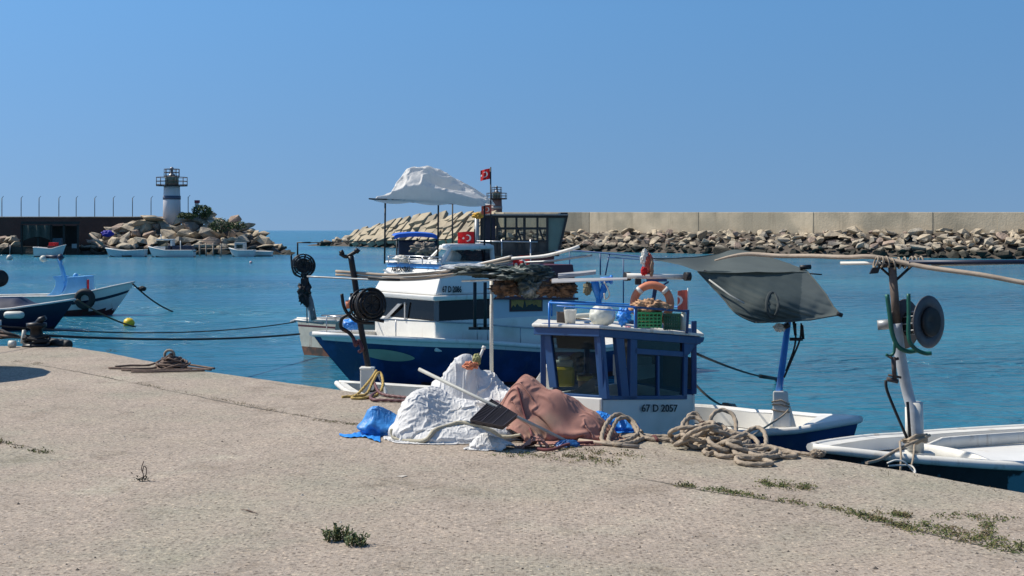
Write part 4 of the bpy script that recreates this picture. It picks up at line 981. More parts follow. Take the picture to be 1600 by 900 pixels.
mb = MB(); mb.tube([P(741.5,358,28), P(742,402,28)], .012, 5); tagit(mb.build('flag_stick', DM), 'dark stick of the flag over the windscreen', 'pole')
tagit(lump('yellow_bundle', P(747,337,30), (.13,.1,.07), mat('yellow_cloth', (.6,.35,.05), .8), 26, .5), 'yellow cloth bundle on the dark glazed wheelhouse roof', 'bundle')

# ===== dark glazed wheelhouse boat behind =====
h3 = Hull((-4.0, 38), (-.72, .69), 7.0, 2.6, [(0,1.3),(.3,1.0),(1,.85)], rake=.7, ub=.45)
h3.b = V2(1.0, 33.2)+h3.f*7.0+h3.p*-1.0
b3 = boat('fishing_boat', h3, 'dark boat with a tall glazed wheelhouse behind the white tarp boat')
h3.make(b3, NAVY2, BOTTOM, WHITE2, DARKIN)
Ka, Kb = V2(-.80, 32.6), V2(1.06, 32.6)
G3 = mat('grey_green_paint', (.10,.12,.12), .5, var=.3, scale=4)
mb = MB(); 
def slab(px0, px1, y0, y1, D, dep, m, nm, px0t=None, px1t=None, bev=.02):
    mb = MB(); mb.hexa([P(px0,y1,D), P(px1,y1,D), P(px1,y1,D)+Vector((0,dep,0)), P(px0,y1,D)+Vector((0,dep,0)), P(px0t or px0,y0,D), P(px1t or px1,y0,D), P(px1t or px1,y0,D)+Vector((0,dep,0)), P(px0t or px0,y0,D)+Vector((0,dep,0))])
    return mb.build(nm, m, b3, bevel=bev)
slab(790, 866, 398, 540, 32.6, 2.0, MAROON, 'lower_house')
slab(745, 788, 400, 540, 32.8, 1.8, G3, 'lower_house')
slab(732, 888, 334.5, 336.5, 32.4, 2.4, mat('roof_grey', (.25,.25,.25), .6), 'roof', bev=0)
slab(876, 887, 332, 338, 32.5, 2.0, DM, 'roof_box', bev=0)
mb = MB()
for x0, x1 in ((752,756),(775,779),(805,809),(817,821),(838,841.5),(853,857)):
    mb.bar(P((x0+x1)/2,337,32.6), P((x0+x1)/2,398,32.6), .055)
mb.bar(P(886,337,32.6), P(872,398,32.6), .06)
mb.bar(P(750,338,32.6), P(886,338,32.6), .08); mb.bar(P(775,357,32.6), P(857,357,32.6), .06); mb.bar(P(752,376,32.6), P(857,376,32.6), .04); mb.bar(P(745,398,32.6), P(872,398,32.6), .08)
mb.bar(P(808,355,32.62), P(815,378,32.62), .05); mb.bar(P(842,355,32.62), P(850,378,32.62), .05)
mb.build('wheelhouse_frame', mat('wheelhouse_frame_dark', (.018,.022,.024), .5, var=.4, scale=5), b3)
for x in (752,790,820,856,886):
    mb = MB(); mb.bar(P(x,336.5,34.6), P(x if x < 880 else 872,400,34.6), .05); mb.build('rear_mullion', DM, b3)
mb = MB(); mb.poly([P(778,340,32.63), P(857,340,32.63), P(857,376,32.63), P(778,376,32.63)]); mb.build('window', TGLASS, b3)
mb = MB(); mb.poly([P(857,340,32.63), P(884,340,32.63), P(872,396,32.63), P(857,396,32.63)]); mb.build('window', mat('sea_green_pane', (.12,.20,.18), .2), b3)
mb = MB(); mb.prism([P(756,340,32.7), P(774,340,32.7), P(774,376,32.7), P(756,376,32.7)], (0,.05,0)); mb.build('dark_door', NAVY2, b3)
mb = MB(); mb.prism([P(757,377,32.66), P(857,377,32.66), P(857,397,32.66), P(757,397,32.66)], (0,.05,0)); mb.build('lower_panel', mat('dirty_panel', (.09,.09,.085), .5, var=.6, scale=5), b3)
mb = MB(); mb.tube([P(745,377,32.2), P(840,378,32.2)], .02, 6); mb.tube([P(784,374,32.2), P(784,400,32.2)], .02, 6); mb.tube([P(829,374,32.2), P(829,430,32.2)], .02, 6)
mb.build('side_rail', STEEL, b3)
mb = MB(); mb.tube([P(745,340,32.4), P(745,398,32.4)], .06, 8); mb.build('exhaust_pipe', GALV, b3)
mb = MB(); mb.tube(smooth_path([P(868,392,31), P(900,392,30.5), P(950,396,29.5), P(1010,402,28)], 5), .018, 6); mb.tube([P(952,397,29.5), P(946,430,29.5)], .018, 6); mb.tube([P(938,396,29.6), P(938,430,29.6)], .018, 6); mb.tube([P(890,392,30.6), P(890,440,30.6)], .015, 6); mb.tube([P(950,402,29.5), P(1075,410,27.5)], .014, 6); mb.tube([P(974,404,29), P(974,480,29)], .015, 6)
mb.build('side_frame', BLUE, b3)
# blue bimini boat further back
h4 = Hull((-5.2, 46), (-.3, .95), 4.5, 1.9, [(0,1.1),(1,.8)], rake=.4); h4.b = V2(-3.75, 41)+h4.f*4.5
b4 = boat('small_boat', h4, 'small boat with a bright blue canopy behind the large boat bow')
h4.make(b4, NAVY2, BOTTOM, WHITE2, DARKIN)
mb = MB(); mb.grid(lambda u, v: P(616+u*68-v*4, 369-5*max(0,math.sin(math.pi*u))**.4-2*v, 40+v*2.2), 24, 8); mb.grid(lambda u, v: P(616+u*68, 369-5*max(0,math.sin(math.pi*u))**.4+v*6, 40), 24, 2); mb.build('canopy', mat('royal_blue_canvas', (.02,.12,.55), .6, var=.15, scale=4), b4, fix=False)
mb = MB()
for x in (620,652,682): 
    for D in (40.2,42): mb.tube([P(x,372,D), P(x,430,D)], .03, 6)
mb.build('canopy_post', DM, b4)
mb = MB(); mb.hexa([P(622,420,40.5), P(682,420,40.5), P(682,420,41.8), P(622,420,41.8), P(622,376,40.5), P(682,376,40.5), P(682,376,41.8), P(622,376,41.8)]); mb.build('cuddy', mat('navy_canvas', (.02,.03,.06), .6, var=.4, scale=4), b4, bevel=.05)
tagit(lump('rope_heap', P(662,388,39.5), (.4,.2,.16), mat('tan_rope_heap', (.3,.25,.2), .9, var=.6, scale=8), 27, 1.0), 'tan rope heap under the bright blue canopy', 'rope')
tagit(lump('white_heap', P(628,404,27.2), (.17,.15,.07), WHITE2, 28, .4), 'white folded cover behind the flybridge rail', 'cover')

# ===== white boat moored behind, hauler wheel =====
h5 = Hull((0,0), (.62,.78), 5.0, 1.55, [(0,1.1),(.5,.85),(1,.95)], keel=-.3, rake=.5, tf=.95, ub=.4)
h5.b = V2(-5.15, 33.7)+h5.f*5.0
b5 = boat('fishing_boat', h5, 'old white boat with a rusty waterline moored left of the large navy boat')
h5.make(b5, mat('aged_white_hull', (.50,.48,.40), .55, grime=((.22,.10,.05),5,.52,.7), var=.3, scale=3, col2=(.25,.12,.07), pscale=4, thr=(.62,.72)), mat('rusty_bootline', (.17,.075,.045), .8, var=.5, scale=5, col2=(.05,.04,.035)), WHITE2, WHITE2, boot=.20, drop=.2, stripe=MAROON, stripe_v=(.84,.875))
D5 = 32.9
mb = MB(); mb.tube(smooth_path([P(490,500,D5), P(484,470,D5), P(477,435,D5), P(472,405,D5)], 4), [.09]*5+[.07]*8, 8); mb.build('mast', mat('dirty_grey_mast', (.15,.16,.17), .6, var=.6, scale=12), b5)
mb = MB(); mb.box(P(487,492,D5), (.14,.14,.34)); mb.build('mast_foot', WHITE2, b5, bevel=.02)
reel(b5, P(474,415,D5-.1), (.3,-.95,0), .29, .16, BLKM, spokes=10)
mb = MB(); mb.tube([P(465,405,D5), P(465,379,D5), P(485,379,D5)], .025, 6); mb.tube(smooth_path([P(455,398,D5), P(456,415,D5), P(460,428,D5), P(470,433,D5)], 5), .025, 6); mb.build('wheel_guard', BLKM, b5)
mb = MB(); mb.tube([P(485,379,D5), P(560,377,D5), P(700,374,D5+1)], .012, 5); tagit(mb.build('stay_wire', DROPE), 'thin dark stay wire running right from the hauler wheel', 'wire')
lump('hung_line', P(476,455,D5-.1), (.14,.1,.30), BLKM, 31, 1.0, parent=b5)
mb = MB(); mb.tube([P(455,503,33.6), P(462,500,33.4), P(505,505,33)], .04, 6); mb.tube([P(478,440,D5), P(480,505,D5)], .02, 6); mb.build('rail', GALV, b5)

# ===== boats at left =====
h6 = Hull((-14.75, 50), (1, .02), 5.6, 1.9, [(0,1.30),(.12,1.16),(.3,.92),(.5,.78),(1,.75)], rake=.85, ub=.5, tf=.7, pw=1.7)
b6 = boat('small_boat', h6, 'white and light blue boat with a curved blue cuddy at the left')
h6.make(b6, WHITE, BOTTOM, WHITE2, WHITE2, boot=.22, stripe=NAVY2, stripe_v=(.66,.74))
def profile(par, pts, D, dep, m, nm, bev=.02):
    mb = MB(); mb.prism([P(x, y, D) for x, y in pts], (0, dep, 0)); return mb.build(nm, m, par, bevel=bev)
profile(b6, [(92,462),(98,457),(103,449),(105,440),(104,433),(133,431),(135,433),(136,458),(130,461)], 49.6, .9, LBLUE, 'cuddy')
profile(b6, [(71,463),(80,457),(86,448),(87,440),(82,432),(98,431),(99,440),(101,446),(98,455),(92,463)], 50.1, .7, LBLUE, 'seat_back')
profile(b6, [(135.8,437),(138,437),(138,460),(135.8,460)], 49.55, .12, RED, 'cuddy_side')
mb = MB(); mb.tube([P(102,440,50.2), P(97,420,50.2), P(92,402,50.2)], [.10,.09,.08], 8); mb.build('mast', LBLUE, b6)
mb = MB(); mb.tube([P(72,401,50.2), P(96,402,50.2)], .07, 8); mb.tube([P(92,399,50.2), P(97,405,50.2)], .12, 8); mb.build('hauler_arm', NAVY2, b6)
mb = MB(); mb.lathe([(.001,0),(.12,.05),(.15,.15),(.1,.25),(.02,.28)], P(68,410,50.2), n=12); mb.build('mast_float', IVORY, b6)
mb = MB(); mb.lathe([(.08,0),(.1,.08),(.03,.16)], P(118,433,49.9), n=12); mb.build('vent', LBLUE, b6)
q = P(133,467,49.0); mb = MB(); mb.tube([q+Vector((.28*math.cos(a*math.pi/12), -.04, .28*math.sin(a*math.pi/12))) for a in range(24)], .13, 8, closed=True); tagit(mb.build('tyre_fender', BLACK), 'black tyre hanging on the white boat with the blue cuddy', 'tyre')
h7 = Hull((-14.55, 42.6), (1, -.02), 5.5, 1.9, [(0,1.02),(.12,.92),(.35,.74),(1,.68)], rake=.75, ub=.5, tf=.8, pw=1.7)
b7 = boat('small_boat', h7, 'dark navy boat with a navy cover and white gunwale at the left edge')
h7.make(b7, NAVY2, BOTBLACK, WHITE, WHITE2, drop=.2)
mb = MB()
def cov(u, v):
    a = 1.3+u*4.2; hb_ = h7.hb(a/h7.L)-.05; t = (v*2-1); e = .5+.5*math.cos(min(1, max(0, (1.9-a)/.6))*math.pi) if a < 1.9 else 1
    return h7.pt(a, -t*hb_, h7.sh(a/h7.L)+(.33*(1-abs(t)**2.5))*e+.02+.02*fbm(Vector((a*2, t*2, 0))))
mb.grid(cov, 40, 16); mb.build('boat_cover', mat('navy_cover', (.014,.02,.05), .55, var=.3, scale=4), b7)
mb = MB(); q = P(22,492,41.5); mb.tube([q+Vector((x, 0, 0)) for x in (-.33,-.30,-.22,.22,.30,.33)], [.03,.09,.12,.12,.09,.03], 12); tagit(mb.build('hull_fender', IVORY), 'white sausage fender on the side of the dark navy boat', 'fender')
mb = MB(); mb.tube([P(0,500,41.6), P(0,520,41.6)], .05, 6); mb.tube([P(-40,435,42.6), P(-40,490,42.6)], .05, 8); mb.build('stern_post', WHITE2, b7)
mb = MB(); mb.lathe([(.01,-.05),(.27,-.04),(.29,0),(.27,.04),(.01,.05)], P(-1,435,42.6), axis=(.35,-1,0), n=24); mb.tube([P(-40,436,42.6), P(-1,435,42.7)], .05, 8); mb.build('net_wheel', BLACK, b7)

# ===== far boats under the mound =====
def farboat(px0, px1, yw, D, hs, side, lab, **k):
    x0, x1 = (px0-800)/F*D, (px1-800)/F*D
    hh = Hull((x1 if k.get('r') else x0, D), (1 if k.get('r') else -1, 0), x1-x0, 1.8, hs, rake=.5, tf=.8)
    b_ = boat('moored_boat', hh, lab); hh.make(b_, side, BOTTOM, WHITE, WHITE2, boot=.1, nu=16, nv=6, railr=.06, stripe=k.get('st')); return b_
fb1 = farboat(165, 228, 402, 160, [(0,1.1),(.5,.75),(1,.9)], mat('pale_aqua_hull', (.50,.60,.62), .5), 'pale aqua open boat under the lighthouse mound')
D = 158.
fb2 = farboat(232, 304, 403, D, [(0,1.3),(.4,.85),(1,.85)], WHITE, 'white cabin boat with dark stripes moored below the lighthouse', st=NAVY2)
def fpanel(par, x0, y0, x1, y1, m, nm, D=D, dep=1.3): 
    mb = MB(); mb.hexa([P(x0,y1,D), P(x1,y1,D), P(x1,y1,D)+Vector((0,dep,0)), P(x0,y1,D)+Vector((0,dep,0)), P(x0,y0,D), P(x1,y0,D), P(x1,y0,D)+Vector((0,dep,0)), P(x0,y0,D)+Vector((0,dep,0))]); return mb.build(nm, m, par, bevel=.03)
fpanel(fb2, 240, 385, 258, 395, WHITE, 'cabin'); fpanel(fb2, 246, 376, 258, 385, GLASS, 'window', dep=1.2); fpanel(fb2, 244, 373.5, 270, 375.5, WHITE, 'cabin_roof'); fpanel(fb2, 266, 376, 269, 392, WHITE, 'pillar'); fpanel(fb2, 262, 384, 300, 396, NAVY2, 'awning', dep=1.5)
mb = MB(); mb.tube([P(252,374,D), P(251,366,D)], .06, 5); mb.tube([P(282,396,D), P(282,376,D)], .06, 5); mb.build('mast', WHITE, fb2)
fb3 = farboat(358, 398, 402, 161, [(0,1.1),(.4,.8),(1,.8)], WHITE, 'small white boat with a box cabin at the foot of the mound')
fpanel(fb3, 366, 379, 382, 395, mat('pale_cabin', (.45,.47,.45), .6), 'cabin', 161); fpanel(fb3, 369, 382, 379, 388, GLASS, 'window', 160.9, .1)
fb4 = farboat(391, 425, 400, 163, [(0,.7),(1,.6)], WHITE, 'low white skiff nearest the tip of the mound')
fb5 = farboat(55, 103, 399, 160, [(0,1.5),(.4,1.0),(1,1.2)], WHITE, 'white motorboat in front of the dark shed', r=True)
fpanel(fb5, 74, 384, 88, 391, MAROON, 'cabin', 160); fpanel(fb5, 76, 379, 86, 384, RED, 'red_cover', 160)
t = thing('buoy', P(15,406,144), 'white ball buoy with a pole floating at the far left', 'buoy')
MB().lathe([(.001,-.2),(.3,-.05),(.34,.15),(.25,.4),(.06,.5)], P(15,405,144), n=14).build('float', IVORY, t); MB().tube([P(15,400,144), P(16,383,144)], .04, 5).build('pole', GALV, t)
t = thing('buoy', P(392,411,128), 'tiny pinkish mooring buoy near the small boats by the mound', 'buoy')
MB().lathe([(.001,-.1),(.14,-.02),(.15,.1),(.06,.2)], P(392,411,128), n=12).build('float', mat('pink_float', (.6,.4,.4), .6), t)
# jetty
t = thing('jetty', P(328,398,165), 'weathered wooden jetty between the moored boats below the mound', 'jetty')
mb = MB()
for k in range(14): mb.box(P(312+k*2.9,389,165)+Vector((0,1,0)), (.2,2.4,.1))
mb.build('deck_plank', WOODP, t)
mb = MB(); mb.tube([P(305,382,164), P(345,383,164)], .07, 5); mb.tube([P(308,375,167), P(338,376,167)], .07, 5); mb.build('handrail', WOODP, t)
for x in (312,322,333,345): MB().tube([P(x,380,164.5), P(x,404,164.5)], .1, 6).build('pile', WOODP, t)
# shed
sh = thing('boat_shed', P(78,396,172), 'dark open boat shed with a flat roof under the harbour wall', 'shed')
DSH = mat('shed_timber', (.03,.028,.026), .9, var=.4, scale=1.5); 
mb = MB(); mb.hexa([P(32,350,172), P(124,350,172), P(124,350,178), P(32,350,178), P(33,346,172), P(125,346,172), P(125,346,178), P(33,346,178)]); mb.build('roof', DSH, sh)
mb = MB()
for x in (34,60,80,100,122): mb.bar(P(x,351,172.3), P(x,399,172.3), .25)
for x in (34,80,122): mb.bar(P(x,351,177.8), P(x,399,177.8), .25)
mb.build('post', DSH, sh)
mb = MB(); mb.grid(lambda u,v: P(36+u*42, 352+v*(24-6*math.sin(u*3)), 171.9+.2*math.sin(u*20)), 20, 6); mb.build('side_curtain', mat('olive_curtain', (.07,.07,.055), .9, var=.4, scale=1.5), sh)
mb = MB(); mb.prism([P(33,353,177.7),P(123,353,177.7),P(123,399,177.7),P(33,399,177.7)], (0,.1,0)); mb.build('back_wall', DSH, sh)
fpanel(sh, 82, 372, 96, 392, mat('shed_locker', (.12,.16,.20), .7), 'locker', 173.5, 1); fpanel(sh, 112, 381, 120, 388, GALV, 'white_box', 173, .8)
mb = MB(); mb.tube([P(140,366,173), P(160,382,172)], .22, 6); tagit(mb.build('driftwood', WOODP), 'pale tree trunk leaning on the rocks right of the dark shed', 'trunk')
tagit(lump('blue_tarp_bundle', P(168,365,173.5), (.8,.6,.45), mat('violet_blue', (.05,.04,.35), .7), 33, .3), 'violet blue bundle at the left foot of the mound', 'bundle')
# sign and bush on mound
t = thing('signpost', P(308,338,183), 'small white sign with a red top right of the near lighthouse', 'sign')
mb = MB(); mb.tube([P(308,340,183), P(308,318,183)], .12, 6); mb.build('pole', WHITE2, t)
mb = MB(); mb.box(P(307.5,320,182.8), (.55,.1,.7)); mb.build('board', WHITE2, t); mb = MB(); mb.box(P(308,315,182.7), (.75,.12,.4)); mb.build('red_top', mat('sign_maroon', (.25,.03,.05), .6), t)
LEAF = [mat('leaf_dark', (.035,.06,.02), .8, var=.5, scale=1), mat('leaf_mid', (.07,.11,.03), .8, var=.5, scale=1)]
def bush(name, c, rad, n, lab, leaf, seed, cat='bush'):
    c = Vector(c); t = thing(name, c-Vector((0,0,rad[2])), lab, cat); r_ = random.Random(seed); mb = MB()
    for k in range(n):
        d = Vector((r_.gauss(0,1), r_.gauss(0,1), r_.gauss(0,1))).normalized(); rr = r_.uniform(.35,1)**.6*(1+.35*fbm(d*2+Vector((seed,0,0))))
        p = c+Vector((d.x*rad[0], d.y*rad[1], d.z*rad[2]))*rr; a = Vector((r_.gauss(0,1), r_.gauss(0,1), r_.gauss(0,1))).normalized()*leaf; b_ = a.orthogonal().normalized()*leaf*.6
        mb.add([p-a, p+b_, p+a, p-b_], [(0,1,2,3)], r_.randrange(2))
    mb.build('foliage', LEAF, t, fix=False)
    mb = MB()
    for k in range(5): a = k*1.26; mb.tube([c-Vector((0,0,rad[2]*1.1)), c+Vector((rad[0]*.5*math.cos(a), rad[1]*.5*math.sin(a), rad[2]*.3))], [.12*rad[0]/1.5,.03], 5)
    mb.build('stem', mat('bark', (.08,.06,.04), .9), t)
bush('bush', P(316,330,180.5), (1.5,1.2,.95), 700, 'rounded green bush on the mound right of the near lighthouse', .16, 1)
bush('bush', P(293,337,179.5), (1.5,1.0,.45), 400, 'low green bush at the foot of the near lighthouse', .15, 2)
bush('shrub', P(345,352,176.5), (1.7,1.0,1.0), 420, 'ragged green shrub among the boulders right of the rounded bush', .15, 3, 'shrub')
bush('shrub', P(372,352,178), (1.3,.8,.6), 260, 'small dark shrub low on the right slope of the mound', .14, 5, 'shrub')
# ---------------- skiff with the shade cloth ----------------
h8 = Hull((4.2, 15.5), (2.3, -1.1), 2.55, 2.0, [(0,1.02),(.25,.93),(.6,.88),(1,.92)], keel=-.25, rake=.3, ub=.75, tf=.85, pw=2.2)
b8 = boat('skiff', h8, 'small white skiff with a navy hull carrying a blue mast and grey shade cloth')
h8.make(b8, NAVY, BOTBLACK, WHITE, WHITE, drop=.22, gun=.10, railr=.045)
mb = MB(); mb.grid(lambda u,v: h8.pt(.02+u*.55, (v*2-1)*max(0,h8.hb(u*.55/2.55)-.03), h8.sh(u*.2)+.02), 10, 8); mb.build('foredeck', WHITE, b8)
D8 = 15.35
mb = MB(); mb.hexa([P(1207,668,D8), P(1236,668,D8), P(1236,668,D8+.2), P(1207,668,D8+.2), P(1208,611,D8), P(1231,611,D8), P(1231,611,D8+.18), P(1208,611,D8+.18)]); mb.prism([P(1235,632,D8+.1), P(1246,672,D8+.1), P(1232,672,D8+.1)], (0,.03,0)); mb.prism([P(1209,640,D8+.1), P(1200,672,D8+.1), P(1211,672,D8+.1)], (0,.03,0)); mb.build('mast_housing', WHITE, b8, bevel=.015)
mb = MB(); mb.tube([P(1217,612,D8+.09), P(1224,560,D8+.1), P(1232,500,D8+.15)], [.042,.04,.035], 12); mb.build('mast', BBLUE, b8)
mb = MB(); mb.tube(smooth_path([P(1252,505,D8), P(1250,530,D8), P(1238,560,D8), P(1225,590,D8)], 4), .012, 6); mb.tube(smooth_path([P(1243,505,D8), P(1242,540,D8), P(1228,580,D8)], 4), .012, 6); mb.tube([P(1234,530,D8), P(1254,530,D8)], .022, 6); mb.tube([P(1253,508,D8),P(1255,530,D8)], .018, 6); mb.tube([P(1240,502,D8),P(1243,524,D8)], .018, 6); mb.tube([P(1231,512,D8-.05),P(1227,505,D8-.05)], .04, 8); mb.build('hauler_bracket', BLKM, b8)
mb = MB()
for k, y in enumerate((628,632,640)): mb.tube([P(1206+ (k % 2),y,D8-.02), P(1220,y+3*(k-1),D8-.03), P(1233,y+4,D8-.02), P(1233,y+2,D8+.2), P(1207,y,D8+.2)], .010, 6, closed=True)
mb.build('mast_lashing', ROPE, b8)
tagit(lump('white_rag', P(1218,512,D8-.02), (.07,.05,.05), WHITE2, 41, .5), 'white rag tied under the grey shade cloth', 'rag')
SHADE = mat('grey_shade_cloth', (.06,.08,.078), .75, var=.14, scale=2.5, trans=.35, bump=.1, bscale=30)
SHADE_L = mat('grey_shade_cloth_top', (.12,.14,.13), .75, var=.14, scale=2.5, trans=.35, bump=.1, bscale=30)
def crv(pts, u):
    n_ = len(pts)-1; i = min(n_-1, int(u*n_)); t = u*n_-i
    p0 = pts[max(0,i-1)]; p1 = pts[i]; p2 = pts[i+1]; p3 = pts[min(n_, i+2)]
    return tuple(.5*((2*b)+(c-a)*t+(2*a-5*b+4*c-d)*t*t+(3*b-a-3*c+d)*t**3) for a,b,c,d in zip(p0,p1,p2,p3))
sc_ = thing('shade_cloth', P(1180,505,15.6), 'large grey green shade cloth stretched from the blue mast of the skiff', 'awning')
topE = [(1016,404,15.0),(1070,403,16.0),(1118,398,16.8),(1150,389.5,17.0),(1200,401,16.8),(1262,424,16.2)]
foldE = [(1016,405,15.0),(1060,413,15.0),(1096,424,15.1),(1150,426,15.3),(1205,425,15.6),(1262,425,16.1)]
def fA_(u, v):
    a = crv(topE, u); b_ = crv(foldE, u); q = tuple(x+(y-x)*v for x, y in zip(a, b_))
    p = P(*q); p.z -= .05*math.sin(math.pi*v)*math.sin(math.pi*u)-.015*fbm(p*2.2); return p
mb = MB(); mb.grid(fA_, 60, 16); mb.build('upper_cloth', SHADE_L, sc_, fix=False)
leftE = [(1090,423,15.1),(1112,447,15.0),(1133,470,14.8),(1150,490,14.6),(1180,504,14.5)]
rightE = [(1262,424.5,16.1),(1275,440,15.8),(1290,460,15.4),(1302,478,15.1),(1313,491,14.9)]
def fB2(u, v):
    a = crv(leftE, v); b_ = crv(rightE, v); q = tuple(x+(y-x)*u for x, y in zip(a, b_)); q = (q[0], q[1]+4*math.sin(math.pi*u)*v, q[2]-.30*math.sin(math.pi*u)*math.sin(math.pi*min(1,v*1.1))**1+.35*max(0, .55-u)*v)
    p = P(*q); p.y += .07*fbm(Vector((u*4+v*2.5, v*1.2, 3)), 2)+.025*(1-abs(noise.noise(Vector((u*7-v*5, v*1.5, 9))))*2)*min(1,4*v); p.z += .02*fbm(p*3); return p
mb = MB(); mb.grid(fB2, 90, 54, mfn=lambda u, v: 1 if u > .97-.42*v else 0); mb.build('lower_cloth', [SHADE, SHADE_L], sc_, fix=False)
mb = MB(); mb.tube([fB2(0, v/20)+Vector((0,-.01,0)) for v in range(21)], .010, 5); mb.tube([fB2(u/20, 1)+Vector((0,-.01,0)) for u in range(21)], .008, 5); mb.tube([fB2(1, v/20)+Vector((0,-.01,0)) for v in range(21)], .008, 5); mb.tube([fA_(u/20, 0) for u in range(21)], .006, 5); mb.build('hem', mat('dark_hem', (.06,.07,.065), .8), sc_)
mb = MB()
def cl_near(px, py, off):
    best = None
    for i in range(0, 61):
        for j in range(0, 37):
            p = fB2(i/60, j/36); x = p.x/p.y*F+800; y = 360+(CZ-p.z)/p.y*F; d = (x-px)**2+(y-py)**2
            if best is None or d < best[0]: best = (d, p)
    return P(px, py, best[1].y-off)
rg = [cl_near(1207+9*math.cos(a*math.pi/10), 476+20*math.sin(a*math.pi/10), .02) for a in range(20)]
mb.tube(rg, .018, 6, closed=True, flat=.2); mb.build('painted_ring', mat('ring_paint', (.03,.04,.04), .8), sc_)
mb = MB(); mb.tube([P(1108,437,15.0), P(1140,461,14.85), P(1163,474,14.7)], .010, 6); mb.build('batten', mat('pale_batten', (.35,.36,.33), .6), sc_)
mb = MB(); mb.tube([P(1250,418,16.2), P(1267,417,16.2)], .03, 8); mb.tube([P(1258,427,16.1), P(1284,429,16.1)], .01, 6); mb.tube([P(1308,490,14.8), P(1316,493,14.8)], .025, 8); mb.build('corner_fitting', BLKM, sc_)
mb = MB(); mb.tube([P(1232,502,D8+.15), P(1236,470,15.6), P(1252,424,16.2)], .03, 8); mb.tube([P(1236,470,15.6), P(1100,424,15.3)], .02, 6); mb.build('support_arm', BLKM, sc_)

# ---------------- right hand boat ----------------
h9 = Hull((2.77, 11.8), (-.93, -.37), 5.0, 1.95, [(0,1.31),(.15,1.24),(.35,1.17),(1,1.15)], keel=-.3, rake=.5, ub=.45, tf=.8, pw=1.9)
b9 = boat('fishing_boat', h9, 'open boat with a white deck and flaking dark hull at the right edge')
FLAKE = mat('flaking_dark_hull', (.012,.016,.022), .6, var=.6, scale=6, col2=(.09,.22,.26), pscale=2.4, thr=(.54,.57), bump=.3, bscale=20)
h9.make(b9, FLAKE, BOTTOM, WHITE2, WHITE, drop=.12, gun=.15, railr=.04)
mb = MB()
for sg in (1,-1): mb.grid(lambda u,v,sg=sg: h9.pt(1.55+u*3.0, sg*(h9.hb((1.55+u*3)/5)-.30), h9.sh(.4)-.12+.12*v*min(1,u*6)+.0), 24, 2)
mb.grid(lambda u,v: h9.pt(1.55+.15*math.cos((v-.5)*3), (v*2-1)*(h9.hb(.31)-.30), h9.sh(.4)-.12+.12*u), 2, 10); mb.build('cockpit_coaming', WHITE2, b9, fix=False, solid=.03)
D9 = 11.95
mb = MB(); mb.tube([P(1431,706,D9), P(1429,628,D9)], .075, 14); mb.box(P(1437,708,D9), (.22,.2,.03)); mb.tube([P(1420,636,D9-.03), P(1421,700,D9-.03)], .035, 10); mb.build('mast_foot', WHITE2, b9)
mb = MB(); mb.tube(smooth_path([P(1433,690,D9-.06), P(1428,650,D9-.05), P(1420,620,D9), P(1412,585,D9), P(1405,545,D9), P(1401,505,D9)], 5), .052, 14); mb.build('mast', mat('pale_steel_pipe', (.42,.44,.46), .5, .1, var=.25, scale=7), b9)
mb = MB(); mb.tube([P(1401,508,D9), P(1398,465,D9), P(1394,418,D9)], .038, 10); mb.build('mast_top', mat('rusty_brown_pipe', (.14,.10,.075), .7, var=.5, scale=14), b9)
ax = Vector((.62,-.80,.03)).normalized()
for nm, cx, cy, rr, m_ in (('reel_flange',1413,506,.235,mat('dark_brown_flange', (.07,.05,.045), .6, var=.5, scale=12)),('reel_flange',1450,503,.245,mat('grey_flange', (.07,.07,.08), .55, var=.5, scale=12))):
    c = P(cx, cy, D9+(-.11 if cx > 1430 else .11)); mb = MB()
    mb.lathe([(rr*.5,-.05 if cx > 1430 else .05),(rr*.55,0),(rr*.97,.0),(rr,.008),(rr*.97,.016),(rr*.55,.016),(rr*.48,-.035 if cx > 1430 else .05)], c, ax, 40); mb.build(nm, m_, b9)
mb = MB(); a_ = P(1413,506,D9+.11); b_ = P(1450,503,D9-.11); mb.tube([a_, a_.lerp(b_,.5), b_-ax*.01], [.12,.09,.135], 20); mb.build('reel_drum', BLACK, b9)
mb = MB(); qd = b_-ax*.0+Vector((0,0,0)); mb.lathe([(.14,.02),(.13,.05),(.05,.03),(.001,.02)], b_, ax, 24); mb.build('reel_hub', BLACK, b9)
mb = MB(); u = ax.orthogonal().normalized(); v_ = ax.cross(u)
for k in range(10):
    a = k*math.pi/5; d = u*math.cos(a)+v_*math.sin(a); mb.tube([a_+d*.11, b_+d*.11-ax*.03], .007, 5)
mb.build('reel_spoke', GALV, b9)
mb = MB(); mb.tube([P(1371,508,D9+.12), P(1385,507,D9+.1), P(1396,506,D9+.09)], .048, 14); mb.build('hauler_motor', GALV, b9)
GRN = mat('green_painted_steel', (.01,.10,.07), .45, .2, var=.5, scale=12)
mb = MB(); mb.tube(smooth_path([P(1386,460,D9-.15), P(1390,490,D9-.15), P(1394,520,D9-.15), P(1403,541,D9-.15), P(1418,549,D9-.15), P(1432,548,D9-.15)], 5), .021, 8)
mb.tube(smooth_path([P(1419.5,459,D9-.3), P(1420,490,D9-.3), P(1420,528,D9-.3), P(1430,545,D9-.3), P(1445,552,D9-.3), P(1455,552,D9-.3)], 5), .019, 8)
mb.tube(smooth_path([P(1398,535,D9-.1), P(1397,550,D9-.1), P(1391,556,D9-.1), P(1384,554,D9-.1)], 5), .014, 7); mb.build('line_guide', GRN, b9)
